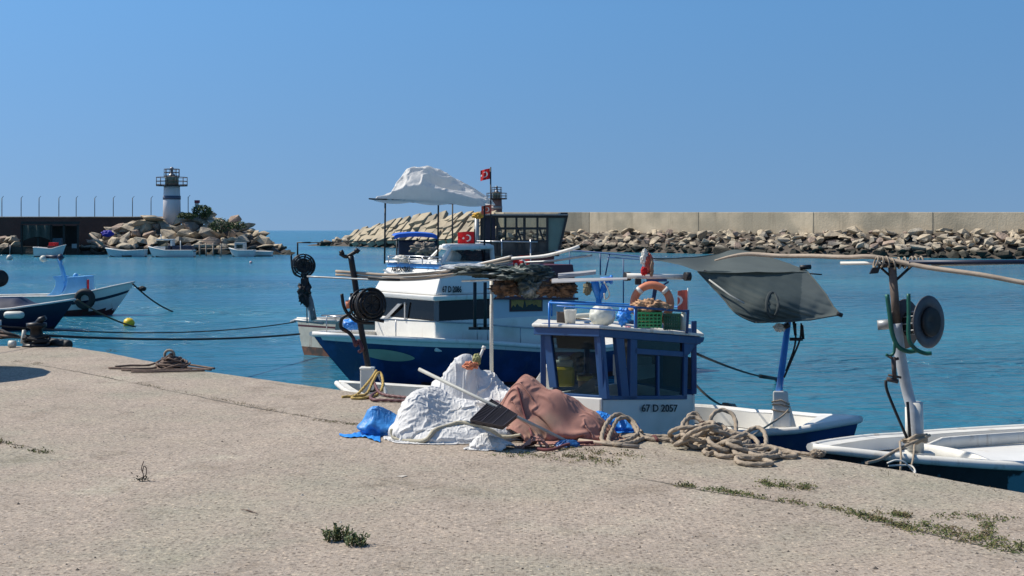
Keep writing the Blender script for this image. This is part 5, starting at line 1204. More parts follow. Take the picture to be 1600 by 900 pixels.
mb = MB(); mb.tube([P(1388,556,D9-.1), P(1397,562,D9-.1), P(1404,560,D9-.1)], .015, 6); mb.tube([P(1396,558,D9-.1), P(1398,592,D9-.1)], .022, 7); mb.tube([P(1386,592,D9-.1), P(1403,596,D9-.1)], .022, 7); mb.tube([P(1388,586,D9-.1), P(1408,590,D9-.1)], .012, 7); mb.build('fairlead', RUSTM, b9)
mb = MB(); mb.tube(smooth_path([P(1384,594,D9-.1), P(1386,610,D9-.1), P(1400,645,D9-.1), P(1417,684,D9-.1)], 4), .014, 6); mb.tube([P(1418,628,D9-.12), P(1422,684,D9-.12)], .014, 6); mb.build('stay', DROPE, b9)
mb = MB(); mb.tube([P(1376,418,D9), P(1397,437,D9)], .012, 5); mb.tube([P(1424,416,D9), P(1400,438,D9)], .014, 5); mb.tube([P(1372,414,D9), P(1428,411,D9)], .03, 8); mb.prism([P(1359,428,D9-.05), P(1363,419,D9-.05), P(1376,417,D9-.05), P(1372,427,D9-.05)], (0,.03,0)); mb.build('pole_rest', BLKM, b9)
lb = MB(); rr_ = random.Random(8)
for k in range(9):
    c = P(1368+k*9, 410+rr_.uniform(-1,2), D9-.02); aa = rr_.uniform(-.5,.5)
    lb.tube([c+Vector((math.sin(aa)*.04*math.sin(t), .05*math.cos(t)-.01, .05*math.sin(t)+.0)) for t in [2*math.pi*i/12 for i in range(12)]], .009, 5, closed=True)
lb.build('pole_lashing', ROPE, b9)
t = thing('spar', P(1360,404,12.2), 'crooked bare wooden pole reaching left from the right hand mast top', 'pole')
mb = MB(); pts = [P(1117,407,13.2), P(1140,401,13.1), P(1170,397,13), P(1220,400,12.8), P(1270,400,12.5), P(1320,402,12.2), P(1360,401,12), P(1400,408,11.9), P(1450,418,11.7), P(1530,429,11.4), P(1600,442,11.2), P(1680,456,11)]
pp = smooth_path(pts, 6); mb.tube(pp, [.008+.014*min(1,i/14) for i in range(len(pp))], 8); mb.build('shaft', WOODP, t)
t = thing('boat_hook', P(1420,411,12), 'straight white and dark pole lying level across the right hand mast top', 'pole')
mb = MB(); mb.tube([P(1313,411.5,12.1), P(1462,410.5,11.85)], .017, 8); mb.build('white_section', WHITE2, t)
mb = MB(); mb.tube([P(1420,410,11.82), P(1700,409,11.5)], .022, 8); mb.build('dark_section', NAVY2, t)
mb = MB(); mb.tube([P(1455,415,11.8), P(1610,411,11.6)], .010, 8); mb.build('thin_section', mat('cream_rod', (.5,.47,.38), .6), t)
# lashings and tails at the mast foot
t = thing('mooring_rope', P(1410,720,11.7), 'tan rope lashed round the right hand mast foot', 'rope')
mb = MB(); rr_ = random.Random(5)
for k in range(7):
    z_ = 684+k*1.6; mb.tube([P(1413+rr_.uniform(-4,2)+.0,z_+rr_.uniform(-4,5),D9-.12), P(1432,z_+rr_.uniform(-6,3),D9-.16), P(1448,z_-6+rr_.uniform(-3,3),D9-.1), P(1444,z_-3,D9+.1), P(1418,z_,D9+.1)], .013, 6, closed=True)
mb.tube(smooth_path([P(1453,680,D9-.1), P(1425,692,D9-.2), P(1400,704,11.65), P(1375,718,11.35), G(1354,727,.02)], 6), .014, 7); mb.build('rope_strand', ROPE, t)
mb = MB(); mb.tube(smooth_path([P(1406,690,D9-.22), P(1408,715,11.45), P(1407,740,11.4)], 4), .011, 6); mb.tube(smooth_path([P(1429,694,D9-.2), P(1427,715,11.5), P(1423,734,11.4)], 4), .010, 6); mb.build('hanging_tail', ROPE, t)
mb = MB(); mb.tube(smooth_path([P(1386,724,11.3), P(1400,719,11.3), P(1413,722,11.3), P(1424,733,11.3), P(1430,742,11.25), P(1414,737,11.25), P(1418,743,11.2), P(1430,739,11.2), P(1424,728,11.3), P(1404,727,11.3), P(1388,728,11.3)], 6), .008, 6); tagit(mb.build('thin_line', WHITE2), 'thin white line looped on the quay edge below the right hand mast', 'line')

# ---------------- net heap on the quay ----------------
def heap(name, c, rx, ry, H, mt, seed, parent=None, apex=(0,0), pw=2.4, qw=.62, fold=.06, nrad=9, crumple=.03, nu=190, nv=80, outl=None, freq=5., yaw=0.):
    c = Vector(c); mb = MB()
    def fn(u, v):
        th = 2*math.pi*u; rho = v; dx, dy = math.cos(th), math.sin(th)
        w_ = 1+.10*noise.noise(Vector((dx*1.6+seed, dy*1.6, 0)))+(outl(th) if outl else 0)
        x = dx*rx*w_*rho; y = dy*ry*w_*rho
        x2 = x*math.cos(yaw)-y*math.sin(yaw); y2 = x*math.sin(yaw)+y*math.cos(yaw)
        px_, py_ = x2+apex[0]*(1-rho), y2+apex[1]*(1-rho)
        z = H*max(0, 1-rho**pw)**qw
        q = Vector((px_, py_, z*.9))
        wp = fbm(q*2.2+Vector((seed,1,0)), 3)
        # long folds running down from the top, plus crumples
        f1 = 1-abs(noise.noise(Vector((dx*nrad*.5, dy*nrad*.5, seed+rho*1.1+wp*.8))))*2.2
        f2 = 1-abs(fbm(q*freq+Vector((0,seed,wp*2)), 3))*3.4
        f3 = 1-abs(noise.noise(q*freq*2.7+Vector((seed,0,wp*3))))*2
        env = min(1, rho*2.2)*min(1, (1-rho)*7)
        d = fold*(f1-.45)*env+crumple*(f2-.4)*min(1, (1-rho)*8)+crumple*.35*f3*min(1, (1-rho)*8)
        nn = Vector((dx*(rho**1.5), dy*(rho**1.5), 1-rho*.75)).normalized()
        p = Vector((px_, py_, z))+nn*d
        if rho > .93: p.z = p.z*max(0, 1-(rho-.93)/.07)**.5+.004
        p.z = max(p.z, .004)
        return c+p
    mb.grid(fn, nu, nv); return mb.build(name, mt, parent, fix=False)
SACK = mat('white_woven_sack', (.70,.69,.67), .7, var=.16, scale=9, col2=(.47,.43,.36), pscale=3.2, thr=(.60,.74), trans=.10, bump=.6, bscale=45)
HEM = mat('cream_sack_hem', (.42,.38,.28), .8, var=.3, scale=10, bump=.6, bscale=60)
NETB = mat('faded_rose_net', (.37,.185,.145), .95, var=.28, scale=5, bump=.6, bscale=130, col2=(.33,.215,.15), pscale=2.4, thr=(.5,.68))
import numpy as np
from mathutils.bvhtree import BVHTree
def bumps(lst, seed=1, rough=.05):
    """collider height field: overlapping lumps of stuff (cx, cy, rx, ry, h, power, yaw) with an uneven surface"""
    rs = np.random.RandomState(seed); ph = rs.uniform(0, 6.28, (7, 2)); fr = rs.uniform(3, 15, (7, 2))*np.sign(rs.randn(7, 2))
    def f(x, y):
        wx = .05*np.sin(x*7+ph[0,0])+.03*np.sin(y*13+ph[1,0]); wy = .05*np.sin(y*8+x*5+ph[2,0])
        h = np.full_like(x, .0); n = sum(np.sin(x*a+p)*np.sin(y*b+q) for (a, b), (p, q) in zip(fr, ph))/3
        for e in lst:
            cx, cy, rx, ry, hh, pw = e[:6]; yw = e[6] if len(e) > 6 else 0; c_, s_ = math.cos(yw), math.sin(yw)
            dx, dy = x+wx-cx, y+wy-cy; X_, Y_ = dx*c_+dy*s_, -dx*s_+dy*c_
            r2 = np.sqrt((X_/rx)**2+(Y_/ry)**2); g = hh*np.clip(1-r2**pw, 0, 1)**.62
            h = np.log(np.exp(h*22)+np.exp(g*22)-1)/22
        return h*(1+rough*n*1.6)+.006
    return f
TREES = {}
def cloth_obj(name, c, nx, ny, lx, ly, lst, mt, parent=None, ang=0., lab=None, cat=None, off=(0,0), thick=.006, rough=.12, **k):
    pos = drape(nx, ny, lx, ly, bumps(lst, k.get('seed', 1), rough), ang=ang, off=off, **k); c = Vector(c); mb = MB()
    mb.grid(lambda u, v: c+Vector(tuple(pos[int(round(v*(ny-1))), int(round(u*(nx-1)))])), nx-1, ny-1)
    TREES[name+str(len(TREES))] = BVHTree.FromPolygons([tuple(v) for v in mb.v], mb.f)
    o = mb.build(name, mt, parent, fix=False)
    m1 = o.modifiers.new('sub', 'SUBSURF'); m1.levels = 1; m1.render_levels = 1
    m2 = o.modifiers.new('solid', 'SOLIDIFY'); m2.thickness = thick; m2.offset = -1
    return tagit(o, lab, cat) if lab else o
def on_cloth(px, py, off=.01):
    o = Vector((0,0,CZ)); d = (P(px, py, 10)-o).normalized(); best = None
    for t in TREES.values():
        loc, n_, i, dist = t.ray_cast(o, d)
        if loc and (best is None or dist < best[1]): best = (loc, dist, n_)
    if best is None: return None
    n_ = best[2] if best[2].dot(d) < 0 else -best[2]
    return best[0]+n_*off
C1 = G(712,682)
sw = thing('sack', C1, 'large crumpled white woven sack with a cream hem at the front of the heap', 'sack')
cloth_obj('sack_body', C1, 130, 100, 1.42, .98, [(-.26,.06,.36,.34,.41,2.2,.2),(.16,.08,.40,.32,.37,2.0,-.2),(-.42,-.06,.22,.24,.24,2),(.05,-.18,.52,.22,.17,2.0),(.42,0,.25,.3,.25,2)], SACK, sw, excess=(1.14,1.18), seed=3, ang=.1, noise_amp=.022, roundness=.95, ragged=.03, rough=.14)
C2 = G(742,664)
tagit(cloth_obj('sack', C2, 120, 100, 1.12, .94, [(-.20,.02,.30,.28,.65,2.3),(.10,.0,.40,.28,.50,1.9),(.36,-.04,.30,.26,.36,2.0)], SACK, excess=(1.20,1.12), seed=8, ang=-.1, noise_amp=.022, roundness=.95, off=(.08,-.02), ragged=.03, rough=.16), 'tall white sack tied at the top standing behind the front sack', 'sack')
nh = thing('fishing_net', G(868,684), 'faded rose brown fishing net piled in long folds right of the sacks', 'net')
cloth_obj('net_pile', G(868,682), 130, 100, 1.42, .98, [(-.32,.06,.32,.34,.49,2.8),(-.08,.03,.34,.30,.45,2.2),(.16,-.02,.34,.26,.28,1.8),(.38,-.05,.24,.2,.13,1.8),(-.22,-.18,.30,.22,.24,2.0)], NETB, nh, excess=(1.06,1.28), seed=14, ang=-.5, noise_amp=.022, roundness=.95, off=(.02,.0), bend=.22, cells=(5,9,18), ragged=.05, rough=.10)
tagit(cloth_obj('cloth_wad', G(765,701), 70, 50, .46, .28, [(-.05,0,.20,.12,.14,1.4),(.12,.02,.14,.10,.09,1.5)], SACK, excess=(1.25,1.2), seed=21, noise_amp=.014, roundness=.9, bend=.03, ragged=.06), 'small white wad of cloth at the foot of the white sack', 'cloth')
tagit(cloth_obj('net_corner', G(836,700), 54, 40, .34, .20, [(0,0,.14,.09,.10,1.4)], NETB, excess=(1.2,1.25), seed=25, noise_amp=.012, roundness=.9, bend=.03, ragged=.06), 'loose corner of rose net lying beside the white wad', 'net')
hp = [(612,672),(618,685),(628,697),(645,699),(662,688),(680,674),(700,664),(720,661),(742,664),(765,672),(785,683),(803,688),(814,680)]
path = [q for q in (on_cloth(x, y, .012) for x, y in hp) if q]
if len(path) > 3:
    mb = MB(); pa = resample(smooth_path(path, 8), .02); mb.tube(pa, [.016+.010*math.sin(math.pi*i/len(pa))+.005*noise.noise(Vector((i*.5,0,0))) for i in range(len(pa))], 8, flat=.8); mb.build('hem', HEM, sw)
path = [q for q in (on_cloth(x, y, .008) for x, y in ((808,606),(813,622),(817,640),(822,658),(828,672),(832,684))) if q]
if len(path) > 3:
    mb = MB(); mb.tube(smooth_path(path, 6), .010, 6); mb.build('head_line', mat('dark_rose_rope', (.16,.05,.05), .9, var=.3, scale=10), nh)
mb = MB(); mb.tube(smooth_path([G(838,704,.015), G(862,706,.02), G(885,700,.03), G(905,697,.03), G(935,694,.02)], 6), .014, 7); mb.build('foot_line', mat('dark_rose_rope', (.16,.05,.05), .9, var=.3, scale=10), nh)
kt = thing('float_knot', G(741,664,.62), 'small green and orange float knot on top of the tall white sack', 'float')
lump('net_float', P(745,562,12.9), (.045,.04,.06), mat('green_yellow_float', (.30,.30,.12), .7, var=.4, scale=14), 51, .3, parent=kt)
lump('orange_knot', P(735,571,12.85), (.07,.05,.035), ORANGE, 52, .8, parent=kt)
mb = MB(); mb.tube([P(748,562,12.9), P(756,543,12.9)], .014, 8); mb.tube([P(755,545,12.9), P(757,541,12.9)], .02, 8); mb.build('stick', WHITE2, kt)
# black grate
gt = thing('grate', P(770,650,11.9), 'black ribbed plastic grate lying tilted on the white sack', 'grate')
g0, g1, g2_, g3 = P(768,625,11.95), P(808,649,11.75), P(786,667,11.5), P(735,657,11.6)
gn = (g1-g0).cross(g3-g0).normalized(); gn = gn if gn.y < 0 else -gn
mb = MB(); mb.prism([g0-gn*.02, g1-gn*.02, g2_-gn*.02, g3-gn*.02], -gn*.012); mb.build('panel', mat('grate_black', (.018,.014,.016), .5), gt)
mb = MB()
for k in range(17): a = k/16; mb.bar(g0.lerp(g3, a), g1.lerp(g2_, a), .006, .022, up=gn)
for k in range(4): a = k/3; mb.bar(g0.lerp(g1, a)+gn*.004, g3.lerp(g2_, a)+gn*.004, .008, .022, up=gn)
mb.build('rib', mat('grate_rib', (.05,.042,.046), .45), gt)
mb = MB(); mb.tube([P(655,577,12.35), P(770,633,11.85), P(882,687,11.85)], [.018,.016,.013], 12); tagit(mb.build('long_pole', mat('grey_pipe', (.42,.42,.38), .55, var=.3, scale=8)), 'long grey pole leaning diagonally across the whole heap', 'pole')
# blue tarps
BT2 = mat('blue_tarp_wrinkled', (.04,.24,.60), .5, var=.3, scale=9, col2=(.02,.10,.28), pscale=5, thr=(.55,.65), bump=.4, bscale=30)
bt = thing('blue_tarp', G(590,686), 'crumpled blue tarp sticking out left of the white sack', 'tarp')
cloth_obj('tarp_body', G(594,678), 70, 60, .46, .40, [(-.02,0,.17,.15,.26,2.2),(.09,0,.14,.14,.20,2)], BT2, bt, excess=(1.22,1.18), seed=31, noise_amp=.02, roundness=.9, bend=.04)
mb = MB(); mb.grid(lambda u,v: G(530+u*64, 678+v*(3+9*u)+2*math.sin(u*8), .008+.03*abs(noise.noise(Vector((u*7,v*3,1))))*min(1,u*3)), 40, 8); mb.build('tarp_tongue', BTARP, bt, fix=False)
tagit(cloth_obj('blue_tarp', G(962,674), 70, 50, .48, .28, [(-.08,0,.16,.12,.18,1.8),(.10,0,.13,.10,.12,1.8)], BTARP, excess=(1.22,1.2), seed=35, noise_amp=.02, roundness=.9, bend=.04), 'bright blue tarp bunched behind the rope loops right of the net', 'tarp')
tagit(heap('blue_tarp', G(886,698), .12, .06, .05, mat('navy_blue_tarp', (.01,.09,.28), .5, var=.6, scale=14), 4.8, fold=.02, crumple=.015, nu=80, nv=30), 'small scrap of dark blue tarp under the rose net', 'tarp')
mb = MB(); mb.tube([G(905,692,.025), G(950,697,.022), G(998,701,.02)], .024, 8, flat=.7); tagit(mb.build('plank', WOODP), 'short bare wooden pole lying in front of the rope loops', 'pole')

# ---------------- ropes on the quay ----------------
def rope(name, pts, r, m, lab, parent=None, k=7):
    r = r*.66; mb = MB(); pa = resample(smooth_path([G(x, y, z*.85) for x, y, z in pts], k), .013); mb.tube(pa, r, 12, twist=70); o = mb.build(name, m, parent)
    return o if parent else tagit(o, lab, 'rope')
rope('mooring_rope', [(1062,692,.03),(1040,691,.03),(1018,690,.03),(1000,687,.05),(985,680,.16),(965,680,.24),(948,686,.18),(940,693,.05),(950,697,.03),(975,694,.03),(994,688,.06),(996,683,.10),(984,680,.19),(966,682,.20),(955,688,.10),(951,695,.03),(968,699,.03),(990,695,.03),(1005,689,.03),(1030,686,.03),(1062,688,.04),(1090,684,.10)], .030, ROPE, 'beige rope standing in upright loops right of the rose net')
rope('mooring_rope', [(938,690,.02),(946,683,.12),(958,676,.19),(975,672,.16),(990,674,.06),(1003,680,.03)], .030, ROPE, 'beige rope arch leaning on the blue tarp')
pr = thing('rope_pile', G(1150,705), 'big tangled pile of thick beige mooring rope near the quay edge', 'rope')
rr_ = random.Random(12)
pts = [(1062,692,.03),(1075,690,.05)]
for k in range(19):
    cx = 1080+k*6.3+rr_.uniform(-10,10); cy = 693+k*1.1+rr_.uniform(-3,5); rx_ = rr_.uniform(16,42); ry_ = rr_.uniform(4,9); ph = rr_.uniform(0,6.28); hh = max(.03, .27-.0115*k)*rr_.uniform(.5,1.1)
    for j in range(6):
        a = ph+j*1.05; pts.append((cx+rx_*math.cos(a), cy+ry_*math.sin(a)*.8+1, .03+hh*(.5+.5*math.sin(a*1.0+k*1.7))))
rope('rope_tangle', pts, .030, ROPE, None, pr)
rope('rope_loop', [(1100,690,.05),(1086,690,.06),(1074,688,.16),(1076,686,.26),(1088,685,.28),(1096,687,.18),(1094,691,.07)], .029, ROPE, None, pr)
rope('rope_loop', [(1105,693,.10),(1112,690,.28),(1126,688,.34),(1144,689,.30),(1150,692,.20),(1146,697,.10),(1130,700,.05)], .029, ROPE, None, pr)
rope('rope_loop', [(1060,694,.03),(1085,695,.06),(1105,692,.16),(1122,690,.19),(1135,692,.14),(1128,698,.08),(1112,704,.04),(1100,710,.03),(1110,713,.03),(1122,708,.05),(1118,700,.09),(1134,694,.16)], .031, ROPE, None, pr)
rope('rope_loop', [(1142,705,.06),(1160,700,.14),(1180,697,.20),(1193,700,.18),(1197,706,.10),(1190,712,.04),(1172,714,.03),(1152,712,.03)], .030, ROPE, None, pr)
rope('rope_loop', [(1105,714,.03),(1125,710,.04),(1145,709,.05),(1165,711,.04),(1195,716,.03),(1225,718,.03),(1243,717,.03),(1238,713,.03),(1215,711,.03),(1190,708,.05),(1170,705,.06)], .030, ROPE, None, pr)
rope('rope_loop', [(1118,712,.03),(1122,716,.03),(1140,718,.03),(1152,716,.03),(1150,722,.03),(1155,727,.03),(1175,730,.03),(1206,729,.03),(1190,722,.03),(1165,719,.03),(1152,712,.05),(1158,706,.08)], .030, ROPE, None, pr)
rope('rope_loop', [(1160,714,.04),(1178,715,.03),(1196,712,.04),(1188,708,.06),(1170,709,.07),(1160,712,.05)], .028, ROPE, None, pr)
rope('rope_tail', [(1195,704,.06),(1215,706,.04),(1240,711,.03),(1262,714,.03),(1276,716,.03)], .024, ROPE, None, pr)
heap('dark_netting', G(1106,693), .13, .10, .19, mat('dark_maroon_netting', (.05,.025,.022), .95, var=.7, scale=18, bump=1, bscale=60), 12.2, pr, fold=.03, crumple=.03, nu=80, nv=36)
lump('rope_knot', G(1278,716,.04), (.06,.05,.03), ROPE, 61, .9, parent=pr)
mb = MB(); mb.tube(smooth_path([P(1232,640,D8-.04), P(1222,650,D8-.3), P(1195,668,14.4), P(1160,688,12.6), G(1120,706,.12)], 6), .011, 6); tagit(mb.build('mooring_line', ROPE), 'thin tan line running from the skiff mast to the rope pile', 'line')
rope('binding', [(1020,688,.045),(1024,691,.06),(1027,694,.04)], .02, mat('maroon_binding', (.10,.03,.03), .9), 'maroon binding on the two parallel rope strands')
# yellow rope and hose by the hauler post
rope('yellow_rope', [(534,622,.015),(552,621,.02),(572,619,.03),(582,612,.14),(590,606,.22),(596,606,.20),(598,611,.08),(590,618,.02),(572,624,.02),(550,624,.02),(560,619,.04),(578,611,.16),(588,604,.24)], .024, YROPE, 'yellow rope looped on the quay edge below the hauler post')
rope('hose', [(585,612,.12),(592,618,.05),(605,621,.03),(630,624,.03),(655,628,.03)], .026, MROPE, 'maroon hose lying on the quay edge right of the yellow rope', None)
rope('hose', [(598,612,.03),(580,622,.03),(584,628,.03),(610,629,.03),(640,630,.03)], .028, MROPE, 'maroon hose bent round in front of the yellow rope', None)
mb = MB(); mb.tube(smooth_path([G(592,604,.15), G(600,610,.05), G(603,620,.02)], 5), .022, 8); tagit(mb.build('hook', GALV), 'grey metal hook standing beside the yellow rope', 'hook')
# coil left of centre over an iron bollard
cr_ = thing('rope_coil', G(268,576), 'tangled brown rope coil over a low iron bollard at the quay edge', 'rope')
mb = MB(); c = G(268,575); mb.lathe([(.14,0),(.10,.03),(.08,.11),(.11,.14),(.11,.16),(.02,.18)], c, n=20); mb.build('bollard', BLKM, cr_)
BRR = mat('brown_rope', (.16,.11,.085), .9, var=.5, scale=12, bump=.8, bscale=50)
rr_ = random.Random(3); pts = []
for k in range(24):
    rad = rr_.uniform(.07,.24); z0 = max(.02, .24-rad*.95)*rr_.uniform(.5,1.1); ox, oy = rr_.uniform(-.06,.06), rr_.uniform(-.05,.05)
    for j in range(6): a = j*1.05+k*.4; pts.append(c+Vector((ox+rad*math.cos(a), oy+rad*math.sin(a)*.8, z0+.04*math.sin(a*2+k))))
mb = MB(); mb.tube(smooth_path(pts, 4), .013, 6); mb.build('rope_turns', BRR, cr_)
for k, ptl in enumerate(([(180,575),(205,573),(235,572),(262,570)], [(170,577),(210,578),(245,576),(265,573)], [(190,580),(230,581),(265,580),(300,580)], [(335,578),(310,574),(290,571),(272,568)], [(330,580),(300,577),(280,574)], [(205,583),(240,583),(275,582),(320,581)])):
    mb = MB(); mb.tube(smooth_path([G(x,y,.02+.10*(i == 3 and k < 2)) for i,(x,y) in enumerate(ptl)], 6), .016, 6); mb.build('rope_tail', BRR, cr_)
mb = MB(); mb.tube([c+Vector((.07*math.cos(a)-.03, 0, .19+.07*math.sin(a))) for a in [2*math.pi*i/16 for i in range(16)]], .02, 7, closed=True); mb.build('rope_eye', ROPE, cr_)
# far left bollard, black rope coils, log fender
bl = thing('bollard', G(56,541), 'black iron mooring bollard wound with dark rope at the far left quay edge', 'bollard')
c = G(57,541); mb = MB(); mb.lathe([(.24,0),(.22,.04),(.12,.08),(.10,.30),(.17,.34),(.17,.40),(.04,.42)], c, n=24); mb.build('post', BLKM, bl)
mb = MB(); mb.tube([c+Vector((0,0,.34)), c+Vector((.08,0,.46)), c+Vector((.16,0,.5))], [.07,.06,.04], 10); mb.build('horn', BLKM, bl)
rr_ = random.Random(9); pts = []
for k in range(9):
    rad = rr_.uniform(.12,.24); z0 = .02+.018*k
    for j in range(6): a = j*1.05+k*.3; pts.append(c+Vector((rad*math.cos(a), rad*math.sin(a)*.8, z0+.03*math.sin(a*2+k))))
mb = MB(); mb.tube(smooth_path(pts, 4), .019, 6); mb.build('rope_turns', DROPE, bl)
for k in range(6):
    o_ = .03+.03*k; mb = MB(); mb.tube(smooth_path([G(-40-8*k,538+2*(k % 3),o_), G(-10,537-2*(k % 2),.05+o_), G(12,536+(k % 3),.10+.02*k), G(34,538,.12), G(50,540,.1)], 5), .024, 6)
    tagit(mb.build('black_rope', DROPE if k % 2 else BRR), 'dark rope strand trailing left from the far left bollard', 'rope', 'dark rope strands left of the far left bollard')
mb = MB(); a_, b_ = P(60,533,22.6), P(109,539,22.0); mb.tube([a_, a_.lerp(b_,.04), a_.lerp(b_,.96), b_], [.06,.085,.085,.06], 16); tagit(mb.build('quay_fender', BLACK), 'black cylindrical rubber fender on the quay edge right of the far left bollard', 'fender')
mb = MB(); mb.tube([G(36,541,.05), G(38,541,.28)], [.05,.035], 8); tagit(mb.build('bottle', IVORY), 'pale upright plastic bottle beside the far left bollard', 'bottle')
mb = MB(); mb.tube([G(14,543,.06), G(24,543,.06)], .06, 8); tagit(mb.build('net_float', IVORY), 'pale float lying among the dark ropes at the far left', 'float')
# mooring lines over the water
def line(pts, r, m, lab, nm='mooring_line'):
    mb = MB(); mb.tube(pts, r, 6); return tagit(mb.build(nm, m), lab, 'line')
line(sag(P(-60,504,20.5), P(462,503,33.6), .22, 30), .014, DROPE, 'upper dark mooring line stretched left from the old white boat')
line(sag(P(66,524,22.3), P(468,522,33.4), .10, 30), .026, DROPE, 'lower thick mooring line stretched left from the old white boat')
line(sag(P(207,443,49.7), ZP(270,487,0), .12), .03, DROPE, 'dark line from the bow of the white and blue boat into the water')
tagit(lump('line_float', P(222,451,50), (.16,.12,.1), BLACK, 71, .3), 'small black float on the line from the white and blue boat', 'float')
line(sag(P(120,468,42.4), ZP(212,511,0), .10), .03, mat('brown_line', (.10,.08,.05), .9), 'brown line from the bow of the dark navy boat into the water')
t = thing('buoy', ZP(201,509,0), 'yellow float on the line from the dark navy boat', 'buoy'); c = ZP(201,509,0)
MB().lathe([(.001,-.2),(.16,-.12),(.2,0),(.16,.13),(.05,.2)], c+Vector((0,0,.08)), axis=(1,0,.15), n=16).build('float', YEL, t)
line(sag(P(1080,549,14.6), ZP(1214,592,0), .06), .016, DROPE, 'upper dark line from the wheelhouse roof bracket into the water')
line(sag(P(1080,549,14.6).lerp(ZP(1214,592,0),.68)-Vector((0,0,.05)), ZP(1214,592,0), .0, 3), .04, DROPE, 'thick dark chafe sleeve on the upper stern line', 'chafe_sleeve')
line(sag(P(1072,584,14.5), ZP(1146,635,0), .12), .016, DROPE, 'lower dark line from the wheelhouse side into the water')
line([P(1072,584,14.5).lerp(ZP(1146,635,0),.72)-Vector((0,0,.09)), P(1072,584,14.5).lerp(ZP(1146,635,0),.86)-Vector((0,0,.05)), ZP(1146,635,0)], .06, BLACK, 'thick black chafe sleeve on the lower stern line', 'chafe_sleeve')
line(sag(P(820,398,29), P(872,392,31), .0, 2), .01, DROPE, 'short dark stay beside the low red flag', 'stay')

# ---------------- weeds and litter ----------------
WEED = [mat('weed_green', (.075,.10,.025), .85, var=.5, scale=20), mat('weed_olive', (.13,.125,.04), .9, var=.5, scale=20), mat('weed_dry', (.15,.11,.06), .9, var=.5, scale=20)]
def weeds(name, strokes, n, hmax, lab, seed, kind='stuff', cat='weeds', mix=(4,4,2), leaf=.02):
    r_ = random.Random(seed); mb = MB(); pick = [0]*mix[0]+[1]*mix[1]+[2]*mix[2]
    for k in range(n):
        x0, y0, x1, y1, sx, sy = r_.choice(strokes); t = r_.random(); 
        px, py = x0+(x1-x0)*t+r_.gauss(0,sx), y0+(y1-y0)*t+r_.gauss(0,sy)
        if noise.noise(Vector((px*.06, py*.2, seed))) < -.12: continue
        p = G(px, py); h_ = hmax*r_.uniform(.2,1)**1.5; a = r_.uniform(0,6.28); d = Vector((math.cos(a), math.sin(a), 0)); m_ = r_.choice(pick)
        for j in range(r_.randrange(2,5)):
            b_ = p+Vector((r_.gauss(0,.02), r_.gauss(0,.02), h_*r_.random())); b_.z = max(QZ+.004, b_.z); dd = Vector((r_.gauss(0,1), r_.gauss(0,1), r_.gauss(.3,.5))).normalized()*leaf*r_.uniform(.5,1.4); w_ = dd.orthogonal().normalized()*leaf*.28
            mb.add([b_, b_+dd*.5+w_, b_+dd, b_+dd*.5-w_], [(0,1,2,3)], m_)
        if r_.random() < .35: mb.tube([p, p+d*h_*.3+Vector((0,0,h_))], .0018, 3, mi=m_)
    return tagit(mb.build(name, WEED, fix=False), lab, cat, kind=kind)
weeds('weeds', [(1060,758,1170,774,4,1.5)]*3+[(1170,775,1330,800,4,1.4)]*2, 330, .028, 'straggling weeds in the slab joint in front of the rope pile', 1)
weeds('weeds', [(1185,757,1270,764,6,2.6)], 260, .04, 'olive weed patch on the concrete below the rope pile', 2)
weeds('weeds', [(1325,800,1430,828,6,2.6),(1420,826,1600,864,8,3.2),(1440,820,1610,858,6,3)], 820, .03, 'long band of weeds along the slab joint at the lower right', 3)
weeds('weeds', [(1465,805,1590,815,8,2.2),(1380,802,1420,808,5,1.5),(1540,815,1545,840,6,2)], 360, .035, 'thin weed patch near the right edge above the weedy joint', 4)
weeds('weeds', [(780,708,900,716,10,3),(850,700,1000,712,14,3),(880,712,960,722,12,3)], 520, .02, 'flattened dark weeds under the front of the net heap', 5, mix=(3,3,4))
weeds('weeds', [(20,700,78,708,4,1.2),(-6,690,14,694,3,2)], 160, .035, 'sparse weeds in the crack at the left edge', 6, mix=(4,3,3))
weeds('weeds', [(490,656,566,665,4,.8),(330,622,480,652,4,.8),(100,577,320,620,4,.7),(20,566,60,568,5,1)], 420, .014, 'tiny dry weeds along the long slab joint at the left', 7, mix=(1,2,6), leaf=.014)
weeds('weeds', [(40,556,46,556,3,1),(165,549,180,549,3,.7),(1280,720,1600,775,8,3)], 90, .05, 'scattered dry stalks near the quay edge', 8, mix=(1,2,5), leaf=.014)
def plant(c, spread, n, h_, lab, seed, name='weed_plant', leaf=.022, mi=0):
    t = thing(name, c, lab, 'plant'); r_ = random.Random(seed); mb = MB(); ms = MB()
    for k in range(n):
        b_ = c+Vector((r_.uniform(-spread, spread), r_.gauss(0,.025), 0)); tip = b_+Vector((r_.gauss(0,.02), r_.gauss(0,.02), h_*r_.uniform(.5,1))); ms.tube([b_, tip], .0028, 4)
        for j in range(9):
            q = b_.lerp(tip, .15+.85*j/8); dd = Vector((r_.gauss(0,1), r_.gauss(0,1), r_.uniform(.1,.9))).normalized()*leaf*r_.uniform(.7,1.3); w_ = dd.orthogonal().normalized()*leaf*.3
            mb.add([q, q+dd*.5+w_, q+dd, q+dd*.5-w_], [(0,1,2,3)], r_.randrange(2))
    mb.build('leaves', [mat('plant_green', (.045,.075,.02), .7, var=.4, scale=30), mat('plant_light', (.085,.12,.04), .7, var=.4, scale=30)] if mi == 0 else [WEED[2], WEED[1]], t, fix=False); ms.build('stem', WEED[1], t); return t
plant(G(526,845), .07, 34, .105, 'leafy green weed clump growing alone in the foreground concrete', 3)
plant(G(556,852), .065, 26, .075, 'lower end of the green weed clump in the foreground', 4)
t = thing('dry_sprig', G(222,752), 'dry dark sprig standing upright on the concrete at the lower left', 'sprig'); g = G(222,752)
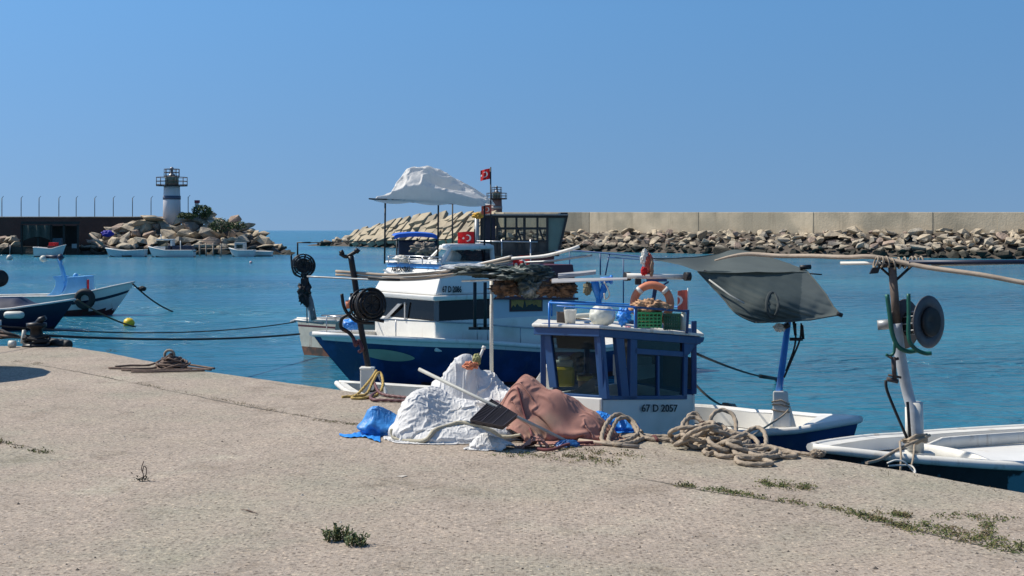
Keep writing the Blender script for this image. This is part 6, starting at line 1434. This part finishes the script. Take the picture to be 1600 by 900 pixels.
mb = MB(); mb.tube(smooth_path([g, g+Vector((.01,0,.05)), g+Vector((-.005,0,.1)), g+Vector((.012,0,.16))], 4), .004, 5); mb.tube(smooth_path([g+Vector((.0,0,.03)), g+Vector((.03,0,.05)), g+Vector((.035,0,.1)), g+Vector((.015,0,.12)), g+Vector((.005,0,.08))], 4), .004, 5); mb.build('stem', BRR, t)
mb = MB(); rr_ = random.Random(2)
for k in range(40):
    q = g+Vector((rr_.gauss(0,.025), rr_.gauss(0,.015), abs(rr_.gauss(0,.02)))); dd = Vector((rr_.gauss(0,1), rr_.gauss(0,1), rr_.gauss(.2,.6))).normalized()*.025; w_ = dd.orthogonal().normalized()*.006; mb.add([q, q+dd*.5+w_, q+dd, q+dd*.5-w_], [(0,1,2,3)])
mb.build('leaves', mat('sprig_dark', (.045,.045,.03), .9), t, fix=False)
mb = MB(); mb.tube(smooth_path([G(376,797,.008), G(385,800,.014), G(393,801,.008), G(402,803,.006)], 4), [.003]*4+[.006]*5+[.003]*4, 5); tagit(mb.build('twig', BRR), 'short brown twig lying on the foreground concrete', 'twig')
mb = MB(); mb.prism([G(619,745,.002), G(630,743.5,.002), G(637,744,.002), G(628,746.5,.002)], (0,0,.004)); tagit(mb.build('paper_scrap', mat('beige_scrap', (.5,.45,.38), .8)), 'small pale scrap of paper on the concrete below the sacks', 'litter')
mb = MB(); rr_ = random.Random(20)
for k in range(420):
    px, py = rr_.uniform(-20,1620), rr_.uniform(600,905)
    if py < 612+.14*(px-560)+18: continue
    p = G(px, py); s_ = rr_.uniform(.004,.011)*(1 if rr_.random() < .93 else 1.8)
    c8 = [p+Vector((s_*math.cos(a)*rr_.uniform(.7,1.3), s_*math.sin(a)*rr_.uniform(.7,1.3), .0)) for a in (0,1.3,2.5,3.8,5)]; top = p+Vector((rr_.gauss(0,s_*.2), 0, s_*.9))
    mb.add(c8+[top], [(0,1,5),(1,2,5),(2,3,5),(3,4,5),(4,0,5)], rr_.randrange(2))
tagit(mb.build('loose_grit', [mat('grit_dark', (.10,.085,.07), .9, var=.4, scale=40), mat('grit_pale', (.42,.38,.33), .9, var=.3, scale=40)], fix=False), 'loose grit and crumbs of stone scattered over the concrete', 'grit', kind='stuff')
# unseen canopy on a pole, added outside the left edge to cast the quay shadow
pc = Vector((-9.45, 18.0, QZ)); t = thing('shadow_caster', pc, 'unseen round navy canopy on a pole added beyond the left edge to cast a shadow', 'shadow_caster')
MB().tube([pc, pc+Vector((0,0,2.45))], .03, 8).build('pole', WHITE2, t)
MB().lathe([(1.3,2.05),(1.31,2.1),(.9,2.27),(.4,2.4),(.02,2.48)], pc, n=16, sm=False).build('canopy', NAVY2, t, fix=False)
MB().lathe([(.28,0),(.28,.07),(.05,.1)], pc, n=20).build('base', CONC, t)
